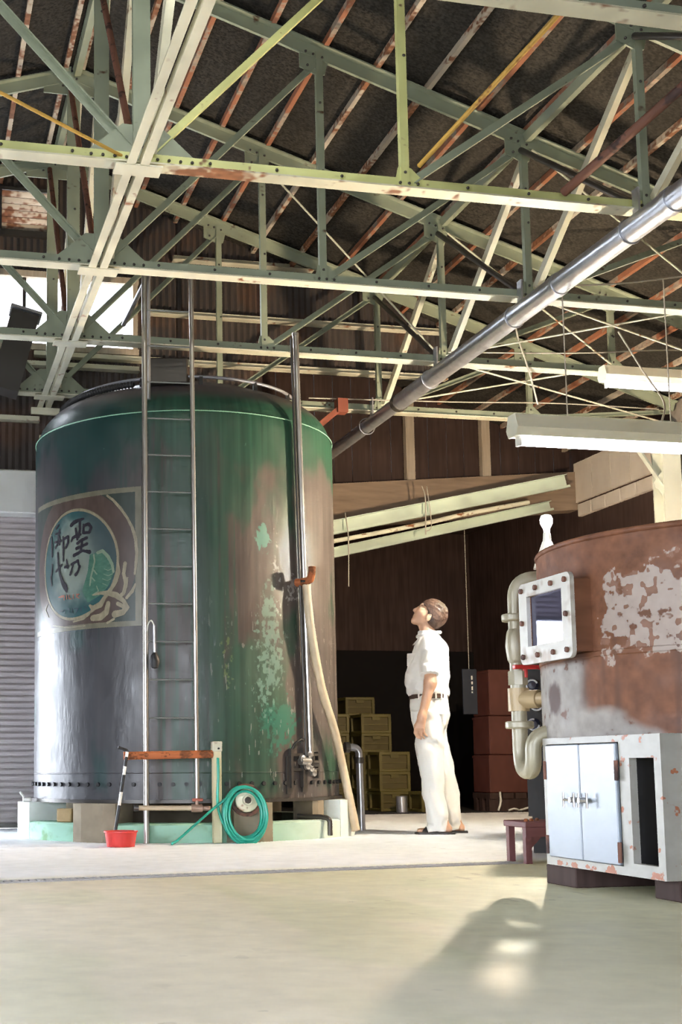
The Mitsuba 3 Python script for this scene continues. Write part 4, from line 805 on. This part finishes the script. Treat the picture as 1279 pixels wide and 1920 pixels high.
# low maroon stand
M_('m_maroon', (.11, .04, .042), .45)
t = thing('maroon_stand', 'low maroon steel stand on the floor beside the white cabinet', 'stand')
put(t, 'top', bx(2.975, 3.42, 5.92, 6.16, .175, .205, .004), 'm_maroon'); put(t, 'apron', bx(2.98, 3.42, 5.925, 5.937, .13, .18), 'm_maroon')
for x, y in ((2.98, 5.93), (3.37, 5.93), (2.98, 6.11), (3.37, 6.11)): put(t, 'leg', bx(x, x + .032, y, y + .032, 0, .176), 'm_maroon')
put(t, 'gusset', plate([(3.01, .176), (3.01, .07), (3.12, .176)], 'y', 5.94, .008), 'm_maroon')
for i in range(9): put(t, 'bolt_head', lathe([(0, 0), (.011, 0), (.009, .012), (0, .014)], 8, (2.995 + i * .045, 5.95 + .03 * (i % 3), .205)), 'm_orange_rust', 30)

# ================================================================ store room behind: crates and pallets
M_('m_crate', proc(lambda p, n, uv: mix([.055, .044, .008], [.09, .074, .016], fbm(p.x * 9, p.y * 9, p.z * 9, 3))), .5)
cw, cd, chh = .345, .36, .208
def crate_mesh(h=chh):
    b = []
    for z0, z1 in ((0, .028), (h - .034, h)): b.append(bx(0, cw, 0, cd, z0, z1, .004))
    for x in (0, cw - .03):
        for y in (0, cd - .03): b.append(bx(x, x + .03, y, y + .03, .02, h - .02))
    return cat(*b)
PAN_ = shape(bx(.022, cw - .022, .022, cd - .022, .004, chh - .012), M_('m_crate_shaded', (.05, .037, .006), .6))  # shade of the recess put into a darker copy of the crate colour
CR, CH_ = shape(crate_mesh(), 'm_crate'), shape(cat(bx(cw / 2 - .045, cw / 2 + .045, .002, .012, chh - .066, chh - .03), bx(.03, cw - .03, .006, .012, .09, .10)), 'm_crate')
DIV = shape(cat(*[bx(.04 + i * .088, .045 + i * .088, .03, cd - .03, chh - .03, chh - .002) for i in range(4)]), 'm_crate')
stacks = [(4.895, 13.0, 3, 'front stack beside the standing man'), (4.85, 13.42, 5, 'second stack behind the front one'), (4.83, 13.86, 6, 'tallest stack at the back'), (4.36, 13.4, 5, 'stack at the left beside the tank')]
ordn = ['lowest', 'second', 'third', 'fourth', 'fifth', 'topmost']
for x, y, n, lab in stacks:
    for i in range(n):
        o = ordn[i] if i < n - 1 else 'topmost'
        t = thing('bottle_crate', f'yellow plastic bottle crate, {o} of the {lab}', 'crate', 'yellow bottle crates in the store')
        jx = .012 * (rng.random() - .5); pl = tr(x + jx, y, i * chh + .0)
        put(t, 'frame', CR, None, at=pl); put(t, 'panel', PAN_, None, at=pl); put(t, 'handle', CH_, None, at=pl); put(t, 'divider', DIV, None, at=pl)
t = thing('bottle_crate', 'single yellow crate on the floor behind the man\'s legs', 'crate', 'yellow bottle crates in the store')
pl = tr(5.20, 12.62, 0); put(t, 'frame', CR, None, at=pl); put(t, 'panel', PAN_, None, at=pl); put(t, 'handle', CH_, None, at=pl); put(t, 'divider', DIV, None, at=pl)
t = thing('metal_can', 'steel can standing before the yellow crates', 'can')
put(t, 'body', lathe([(0, 0), (.058, 0), (.058, .16), (.05, .165), (.05, .158), (0, .158)], 20, (5.02, 12.72, 0)), 'm_galv', 30); put(t, 'rib', lathe([(.057, .075), (.061, .075), (.061, .085), (.057, .085)], 20, (5.02, 12.72, 0)), 'm_galv', 30)
M_('m_red_box', proc(lambda p, n, uv: mix([.045, .012, .008], [.075, .021, .014], fbm(p.x * 12, p.y * 12, p.z * 5, 3))), .7)
for i, (z0, z1) in enumerate(((.19, .58), (.585, .985), (.99, 1.47))):
    t = thing('red_case', f'{("lowest", "middle", "topmost")[i]} red-brown case of the stack behind the cream pipework', 'case', 'red-brown cases behind the still')
    put(t, 'body', bx(5.93 + .012 * i, 6.60, 12.55, 12.95, z0, z1, .008), 'm_red_box')
    put(t, 'lid_edge', bx(5.925 + .012 * i, 6.605, 12.545, 12.955, z1 - .03, z1 - .004), 'm_red_box')
t = thing('pallet', 'dark timber pallet under the red-brown cases', 'pallet')
for y in (12.56, 12.72, 12.86): put(t, 'runner', bx(5.92, 6.62, y, y + .08, 0, .13), 'm_board')
for i in range(5): put(t, 'deck_board', bx(5.92 + i * .145, 6.04 + i * .145, 12.54, 12.96, .13, .188), 'm_board')
t = thing('blue_sign', 'dark navy hanging sign with a pale vertical mark beyond the man', 'sign')
put(t, 'board', bx(5.64, 5.80, 12.50, 12.52, 1.00, 1.47, .004), M_('m_dim_navy', (.008, .012, .022), .6))
for i, (z0, z1) in enumerate(((1.36, 1.40), (1.31, 1.34), (1.25, 1.29), (1.22, 1.235))): put(t, 'mark', bx(5.735, 5.75, 12.494, 12.50, z0, z1), 'm_white_plastic')
put(t, 'cord', rod((5.72, 12.51, 1.47), (5.72, 12.51, 2.98), .004, 6), 'm_wire')
tag(put(None, 'pale_hose', tube(spline([(5.93, 12.38, .012), (5.97, 12.40, .10), (5.99, 12.45, .20)]), .012, 8), 'm_white_plastic', True), 'short white tube leaning on the floor before the red-brown cases', 'tube')
tag(put(None, 'pale_hose', tube(spline([(6.06, 12.42, .012), (6.12, 12.40, .03), (6.20, 12.43, .015), (6.30, 12.41, .04), (6.42, 12.44, .015)]), .010, 8), 'm_white_plastic', True), 'white tube lying in loops before the red-brown cases', 'tube')

# ================================================================ the man
def surface_nets(f, lo, hi, h, coarse=6):
    """Zero surface of the distance function f(points) in the box, as a closed mesh; evaluated only near the surface."""
    lo = np.asarray(lo, float); n = (np.ceil((np.asarray(hi) - lo) / (h * coarse)).astype(int)) * coarse + 1
    c = [np.arange(0, k, coarse) for k in n]
    G = np.stack(np.meshgrid(*c, indexing='ij'), -1); d = f(lo + G.reshape(-1, 3) * h).reshape(G.shape[:3])
    near = scipy_zoom(d, n, coarse)
    idx = np.argwhere(np.abs(near) < h * coarse * 1.2)
    V = np.where(near > 0, 1.0, -1.0).astype(np.float32)
    V[tuple(idx.T)] = f(lo + idx * h)
    s = V < 0
    cells = np.zeros(np.array(V.shape) - 1, int); acc = np.zeros((*cells.shape, 3), np.float32); cnt = np.zeros(cells.shape, np.float32)
    X, Y, Z = cells.shape
    for ax in range(3):
        a = [slice(None)] * 3; b = [slice(None)] * 3; a[ax] = slice(0, -1); b[ax] = slice(1, None)
        va, vb = V[tuple(a)], V[tuple(b)]
        cr = np.argwhere((va < 0) != (vb < 0))
        if not len(cr): continue
        A, B = va[tuple(cr.T)], vb[tuple(cr.T)]; t = A / (A - B)
        P = cr.astype(np.float32); P[:, ax] += t
        o1, o2 = [k for k in range(3) if k != ax]
        for i in (0, -1):
            for j in (0, -1):
                q = cr.copy(); q[:, o1] += i; q[:, o2] += j
                ok = np.all((q >= 0) & (q < cells.shape), axis=1); q = q[ok]
                np.add.at(acc, tuple(q.T), P[ok]); np.add.at(cnt, tuple(q.T), 1)
    m = cnt > 0; cells[m] = np.arange(m.sum()); verts = lo + acc[m] / cnt[m][:, None] * h; F = []
    for ax in range(3):
        a = [slice(None)] * 3; b = [slice(None)] * 3; a[ax] = slice(0, -1); b[ax] = slice(1, None)
        va, vb = V[tuple(a)], V[tuple(b)]; cr = np.argwhere((va < 0) != (vb < 0)); o1, o2 = [(1, 2), (2, 0), (0, 1)][ax]
        cr = cr[np.all((cr[:, [o1, o2]] >= 1) & (cr[:, [o1, o2]] < np.array(cells.shape)[[o1, o2]]), axis=1)]
        neg = va[tuple(cr.T)] < 0
        def at(i, j): q = cr.copy(); q[:, o1] += i; q[:, o2] += j; return cells[tuple(q.T)]
        q = np.stack([at(-1, -1), at(0, -1), at(0, 0), at(-1, 0)], 1); q[~neg] = q[~neg][:, ::-1]
        F += [q[:, [0, 1, 2]], q[:, [0, 2, 3]]]
    return trimesh.Trimesh(verts, np.vstack(F), process=False)
def scipy_zoom(d, n, coarse):
    """Trilinear interpolation of the coarse samples onto the fine grid."""
    for ax in range(3):
        k = np.arange(n[ax]); i = np.minimum(k // coarse, d.shape[ax] - 2); t = (k - i * coarse) / coarse
        sh = [1, 1, 1]; sh[ax] = -1
        d = np.take(d, i, ax) * (1 - t).reshape(sh) + np.take(d, i + 1, ax) * t.reshape(sh)
    return d
def cone(a, b, ra, rb):
    a, b = np.array(a, float), np.array(b, float); ab = b - a; L = ab @ ab
    def f(p):
        t = np.clip(((p - a) @ ab) / L, 0, 1); return np.linalg.norm(p - a - t[:, None] * ab, axis=1) - (ra + (rb - ra) * t)
    return f
def ellip(c, r, R=None):
    c, r = np.array(c, float), np.array(r, float)
    def f(p):
        q = (p - c) if R is None else (p - c) @ R
        k = np.linalg.norm(q / r, axis=1); g = np.linalg.norm(q / r ** 2, axis=1); return k * (k - 1) / np.maximum(g, 1e-9)
    return f
def sun(k, *fs):
    def f(p):
        d = fs[0](p)
        for g in fs[1:]:
            e = g(p); hh = np.maximum(k - np.abs(d - e), 0) / k; d = np.minimum(d, e) - hh * hh * k / 4
        return d
    return f
def cut(f, g): return lambda p: np.maximum(f(p), g(p))
def loft(rows):
    """A body of stacked ellipses: rows of (height, centre u, half depth u, half width v, centre v)."""
    R = np.array(rows, float)
    def f(p):
        w = np.clip(p[:, 2], R[0, 0], R[-1, 0]); cu, ru, rv, cv = (np.interp(w, R[:, 0], R[:, k]) for k in (1, 2, 3, 4))
        x, y = (p[:, 0] - cu) / ru, (p[:, 1] - cv) / rv; k = np.sqrt(x * x + y * y); g = np.sqrt((x / ru) ** 2 + (y / rv) ** 2)
        d = k * (k - 1) / np.maximum(g, 1e-9); d = np.where(k < .05, -np.minimum(ru, rv), d)
        return np.maximum(d, np.maximum(R[0, 0] - p[:, 2], p[:, 2] - R[-1, 0]))
    return f
# the man's own frame: u forward, v to his left (towards the viewer), w up
HC = np.array([-.008, 0, 1.572]); th = math.radians(33)
HF, HT = np.array([math.cos(th), 0, math.sin(th)]), np.array([-math.sin(th), 0, math.cos(th)])
HR = np.stack([HF, [0, 1, 0], HT], 1)
def hd(f, v, t): return HC + HF * f + np.array([0, v, 0]) + HT * t
head = sun(.03, ellip(hd(-.004, 0, .012), (.098, .076, .086), HR), ellip(hd(.040, 0, -.058), (.060, .058, .064), HR), cone(hd(.076, -.012, -.112), hd(.076, .012, -.112), .019, .019), cone(hd(.055, -.03, -.03), hd(.055, .03, -.03), .035, .035))
face = sun(.012, head, cone(hd(.092, 0, .004), hd(.113, 0, -.040), .008, .0125), cone(hd(.104, -.008, -.043), hd(.104, .008, -.043), .008, .008), cone(hd(.086, -.035, .018), hd(.086, .035, .018), .010, .010),
           cone(hd(.093, -.016, -.070), hd(.093, .016, -.070), .0075, .0075), cone(hd(.091, -.015, -.082), hd(.091, .015, -.082), .0075, .0075))
ears = sun(.008, *[ellip(hd(-.004, s * .074, -.040), (.019, .009, .031), HR) for s in (1, -1)])
neck = cone((.000, 0, 1.36), (.028, 0, 1.47), .062, .054)
def arm(s, fwd=0.0):
    sh, el, wr = np.array([.0, s * .165, 1.335]), np.array([.012 + fwd, s * .232, 1.055]), np.array([.075 + fwd, s * .238, .825])
    k = wr + (np.array([.022, 0, -.085]))
    parts = [cone(sh, el, .050, .040), cone(el, wr, .040, .026), cone(wr, wr + [.006, 0, -.03], .026, .025)]
    palm = sun(.02, *[cone(wr + [.004 + o * .45, -s * .002, -.02], k + [o, 0, 0], .0145, .0120) for o in (.026, .008, -.010, -.027)])
    fing = []
    for o, l in ((.026, .068), (.008, .076), (-.010, .070), (-.027, .054)):
        a = k + [o, 0, 0]; b = a + np.array([o * .16 + .002, -s * .006, -l * .45]); c = b + np.array([-.010, -s * .012, -l * .33]); e = c + np.array([-.012, -s * .008, -l * .22])
        fing.append(sun(.004, cone(a, b, .0098, .0088), cone(b, c, .0088, .0080), cone(c, e, .0080, .0068)))
    th_ = sun(.006, cone(wr + [.022, -s * .004, -.030], wr + [.048, -s * .012, -.066], .0125, .0105), cone(wr + [.048, -s * .012, -.066], wr + [.052, -s * .018, -.105], .0105, .0080))
    def f(p):
        d = sun(.03, *parts)(p); d = sun(.015, lambda q: d, palm)(p); d2 = sun(.008, lambda q: d, th_)(p)
        for g in fing: d2 = sun(.005, lambda q, d2=d2: d2, g)(p)
        return d2
    return f
LEGN = dict(h=(.020, .085, .90), k=(.035, .085, .46), a=(-.040, .085, .085)); LEGF = dict(h=(.020, -.085, .90), k=(-.035, -.085, .46), a=(-.130, -.085, .085))
def foot(a):
    a = np.array(a); return sun(.02, cone(a, a + [-.035, 0, -.050], .036, .031), cone(a + [-.035, 0, -.048], a + [.06, 0, -.052], .030, .026), cone(a + [.0, 0, -.012], a + [.09, .004, -.050], .034, .022), cone(a + [.06, .012, -.056], a + [.155, .012, -.060], .020, .014), cone(a + [.06, -.020, -.058], a + [.125, -.024, -.061], .018, .012),
        *[cone(a + [.12, o, -.060], a + [.165 - abs(o - .024) * .7, o, -.063], .010, .009) for o in (.026, .008, -.008, -.022, -.034)])
torso = loft([(.84, .025, .105, .15, 0), (.95, .03, .11, .14, 0), (1.10, .03, .115, .155, 0), (1.25, .015, .11, .165, 0), (1.36, .0, .075, .13, 0), (1.40, .0, .06, .07, 0)])
legs = [f for L in (LEGN, LEGF) for f in (cone(L['h'], L['k'], .080, .052), cone(L['k'], L['a'], .052, .036), foot(L['a']))]
armN, armF = arm(1), arm(-1, -.015)
base = sun(.03, torso, neck, *legs)
def bodyf(p):
    d = base(p); d = sun(.02, lambda q: d, face)(p); e = armN(p); g = armF(p); h2 = ears(p)
    d = sun(.02, lambda q: d, lambda q: np.minimum(e, g))(p)
    return sun(.008, lambda q: d, lambda q: h2)(p)
def fold(p, s, a, seed):
    return a * (meshkit.fbm(p * s, 3, seed) - .5) * 2
def shirtf(p):
    body = loft([(.975, .022, .135, .165, 0), (1.00, .030, .150, .178, 0), (1.06, .034, .160, .185, 0), (1.12, .030, .157, .185, 0), (1.22, .016, .146, .190, 0), (1.31, .0, .126, .200, 0), (1.365, .002, .102, .165, 0), (1.40, .008, .084, .105, 0), (1.425, .014, .074, .076, 0), (1.445, .018, .068, .068, 0)])
    sl = []
    for s in (1, -1):
        a, b = np.array([-.003, s * .155, 1.335]), np.array([.014, s * .238, 1.085])
        ab = (b - a) / np.linalg.norm(b - a); sl.append(cut(cone(a, a + ab * .27, .074, .068), lambda p, b=a + ab * .235, ab=ab: (p - b) @ ab))
    d = sun(.035, body, *sl)(p)
    return d + fold(p * [1.2, 1.2, .8], 14, .017, 3) + .004 * np.sin(p[:, 2] * 46 + p[:, 0] * 40 + 4 * meshkit.noise(p * 6, 9)) * (p[:, 2] < 1.2)
def leg_loft(rows, v): return loft([(w, cu, ru, rv, v + o) for w, cu, ru, rv, o in rows])
tN = leg_loft([(.018, .0, .074, .062, 0), (.08, -.010, .072, .063, 0), (.28, .012, .080, .070, 0), (.46, .028, .088, .077, 0), (.65, .030, .104, .088, 0), (.86, .026, .128, .098, -.008)], .085)
tF = leg_loft([(.018, -.108, .070, .062, 0), (.08, -.116, .068, .063, 0), (.28, -.085, .080, .070, 0), (.46, -.048, .092, .077, 0), (.65, .010, .106, .088, 0), (.86, .022, .128, .098, .008)], -.085)
hip = loft([(.76, .024, .118, .150, 0), (.84, .024, .138, .172, 0), (.90, .026, .138, .174, 0), (1.0, .022, .132, .164, 0)])
def trouserf(p):
    d = sun(.03, hip, tN, tF)(p)
    z = p[:, 2]
    d = d + fold(p * [1, 1, .55], 13, .018, 5) + .004 * np.sin(p[:, 2] * 60 + p[:, 0] * 60) * np.exp(-((z - .06) / .05) ** 2) + .005 * np.sin((z - .8 * p[:, 0]) * 34) * np.exp(-((z - .70) / .12) ** 2)
    return d
def hairf(p):
    q = (p - HC) @ HR                                        # f, v, t
    d = sun(.03, ellip(hd(-.012, 0, .018), (.106, .085, .094), HR), ellip(hd(-.050, 0, -.025), (.062, .074, .070), HR))(p)
    front = np.where(q[:, 2] < .02, q[:, 0] - .012 - .9 * np.maximum(q[:, 2] + .02, 0), q[:, 0] - .085)
    d = np.maximum(d, front); d = np.maximum(d, -(q[:, 2] + .088))
    hole = ellip(hd(-.002, .084, -.042), (.022, .020, .034), HR)(p); hole2 = ellip(hd(-.002, -.084, -.042), (.022, .020, .034), HR)(p)
    d = np.maximum(d, -np.minimum(hole, hole2))
    return d + .0035 * np.sin(q[:, 1] * 150 + 3 * meshkit.noise(p * 60, 4)) * (q[:, 2] > -.02) + fold(p, 55, .004, 8)
MAN_AT = np.array([3.695, 8.715, 0.0]); FD = np.array([-.921, .389, 0])
MX = np.eye(4); MX[:3, 0] = FD; MX[:3, 1] = [-FD[1], FD[0], 0]; MX[:3, 3] = MAN_AT
def man(mesh, it=4):
    if it: trimesh.smoothing.filter_taubin(mesh, iterations=it)
    mesh.apply_transform(MX); return mesh
M_('m_skin', proc(lambda p, n, uv: mix([.56, .33, .22], [.64, .40, .28], fbm(p.x * 40, p.y * 40, p.z * 40, 3))), .5, spec=.35)
M_('m_hair', proc(lambda p, n, uv: mix([.022, .014, .012], [.075, .048, .042], fbm(p.x * 180, p.y * 180, p.z * 60, 3))), .45)
M_('m_shirt', (.80, .80, .78), .8, spec=.2, bump=proc(lambda p, n, uv: fbm(p.x * 30, p.y * 30, p.z * 22, 3), 2e-3), bump_scale=.006)
M_('m_trousers', (.82, .82, .79), .8, spec=.2, bump=proc(lambda p, n, uv: fbm(p.x * 26, p.y * 26, p.z * 14, 3), 2e-3), bump_scale=.007)
M_('m_belt', (.035, .022, .018), .4); M_('m_sandal', (.012, .012, .012), .45)
t = person = thing('person', 'man in white short sleeved shirt and trousers, looking up at the tank', 'person')
put(t, 'body', man(surface_nets(bodyf, (-.27, -.31, -.004), (.22, .31, 1.70), .0045)), 'm_skin', True)
put(t, 'shirt', man(surface_nets(shirtf, (-.24, -.34, .94), (.28, .34, 1.46), .007)), 'm_shirt', True, label='white short sleeved shirt, bloused over the belt')
put(t, 'trousers', man(surface_nets(trouserf, (-.24, -.24, .0), (.24, .24, 1.03), .007)), 'm_trousers', True, label='white loose trousers')
put(t, 'hair', man(surface_nets(hairf, (-.20, -.13, 1.42), (.12, .13, 1.70), .004), 2), 'm_hair', True, label='short dark hair')
def ringloft(cu, ru, rv, w0, w1, t_=.004):
    V, F, n = [], [], 48
    for r, w in ((0, w0), (t_, w0 + .003), (t_, w1 - .003), (0, w1)):
        a = np.arange(n) * 2 * math.pi / n; V.append(np.stack([cu + (ru + r) * np.cos(a), (rv + r) * np.sin(a), np.full(n, w)], 1))
    for i in range(4):
        j = (i + 1) % 4
        for k in range(n): l = (k + 1) % n; F += [[i * n + k, i * n + l, j * n + l], [i * n + k, j * n + l, j * n + k]]
    return trimesh.Trimesh(np.vstack(V), F, process=False)
bk = put(t, 'belt', man(ringloft(.024, .137, .170, .952, .985), 0), 'm_belt', 30, label='dark leather belt')
for a in (60, 85, 110, 128):
    q = np.array([.024 + .143 * math.cos(math.radians(a)), .176 * math.sin(math.radians(a)), .968]); put(t, 'belt_loop', man(cat(*[bx(q[0] - .006, q[0] + .006, q[1] - .004, q[1] + .004, .945, .992)]), 0), 'm_trousers')
cl = [np.array([.012 + .078 * math.cos(a), .074 * math.sin(a), 1.420 + .014 * math.cos(a) * -1]) for a in np.linspace(0, 2 * math.pi, 33)[:-1]]
put(t, 'collar', man(cat(tube([c + [.004 * math.cos(i), 0, 0] for i, c in enumerate(cl)], .013, 8, closed=True), prism((.075, .02, 1.395), (.118, .052, 1.345), rect(.045, .006), (.8, .4, .4))), 0), 'm_shirt', True)
put(t, 'shirt_pocket', man(prism((.142, .085, 1.19), (.138, .085, 1.28), rect(.10, .006), (1, .75, 0)), 0), 'm_shirt')
put(t, 'trouser_pocket', man(plate([(-.10, .84), (-.035, .84), (-.035, .875), (-.10, .875)], 'y', .150, .008), 0), 'm_trousers')
for L, s in ((LEGN, 1), (LEGF, -1)):
    a = np.array(L['a']); sole = Polygon([(a[0] - .085, a[1] - .030), (a[0] - .04, a[1] - .038), (a[0] + .06, a[1] - .040), (a[0] + .13, a[1] - .040), (a[0] + .175, a[1] - .012), (a[0] + .185, a[1] + .02), (a[0] + .155, a[1] + .045), (a[0] + .06, a[1] + .042), (a[0] - .04, a[1] + .036), (a[0] - .085, a[1] + .028)]).buffer(.006)
    sk = put(t, 'sandal', man(plate(sole, 'z', .001, .013), 0), 'm_sandal', label='black sandal')
    for p0, p1 in (((.045, -.044), (.120, .050)), ((.045, .048), (.120, -.048))):
        pts = [(a[0] + p0[0] + (p1[0] - p0[0]) * u, a[1] + p0[1] + (p1[1] - p0[1]) * u, .008 + .052 * math.sin(math.pi * u) ** .55 * (1 - .35 * u)) for u in np.linspace(0, 1, 13)]
        V, F = [], []
        for k, q in enumerate(pts): V += [(q[0] - .021, q[1], q[2] + .003 + .006 * math.sin(math.pi * k / 12)), (q[0] + .021, q[1], q[2])]
        V = np.array(V); V2 = V + [0, 0, .004]; n = len(V); VV = np.vstack([V, V2])
        for k in range(len(pts) - 1):
            i0, i1, i2, i3 = 2 * k, 2 * k + 1, 2 * k + 3, 2 * k + 2
            F += [[i0, i1, i2], [i0, i2, i3], [n + i0, n + i2, n + i1], [n + i0, n + i3, n + i2], [i0, i3, n + i3], [i0, n + i3, n + i0], [i1, n + i1, n + i2], [i1, n + i2, i2]]
        put(sk, 'strap', man(trimesh.Trimesh(VV, F, process=False), 0), 'm_sandal', 30)
for s in (1, -1):
    put(t, 'eye', man(trimesh.creation.icosphere(subdivisions=2, radius=.0105).apply_translation(hd(.083, s * .032, -.006)), 0), 'm_white_plastic', True)
    put(t, 'iris', man(trimesh.creation.icosphere(subdivisions=1, radius=.0055).apply_translation(hd(.0895, s * .032, -.004)), 0), 'm_black', True)
    put(t, 'eyebrow', man(tube(spline([hd(.092, s * .016, .014), hd(.092, s * .032, .020), hd(.080, s * .050, .014)]), [.003] * 25, 6), 0), 'm_hair', True)
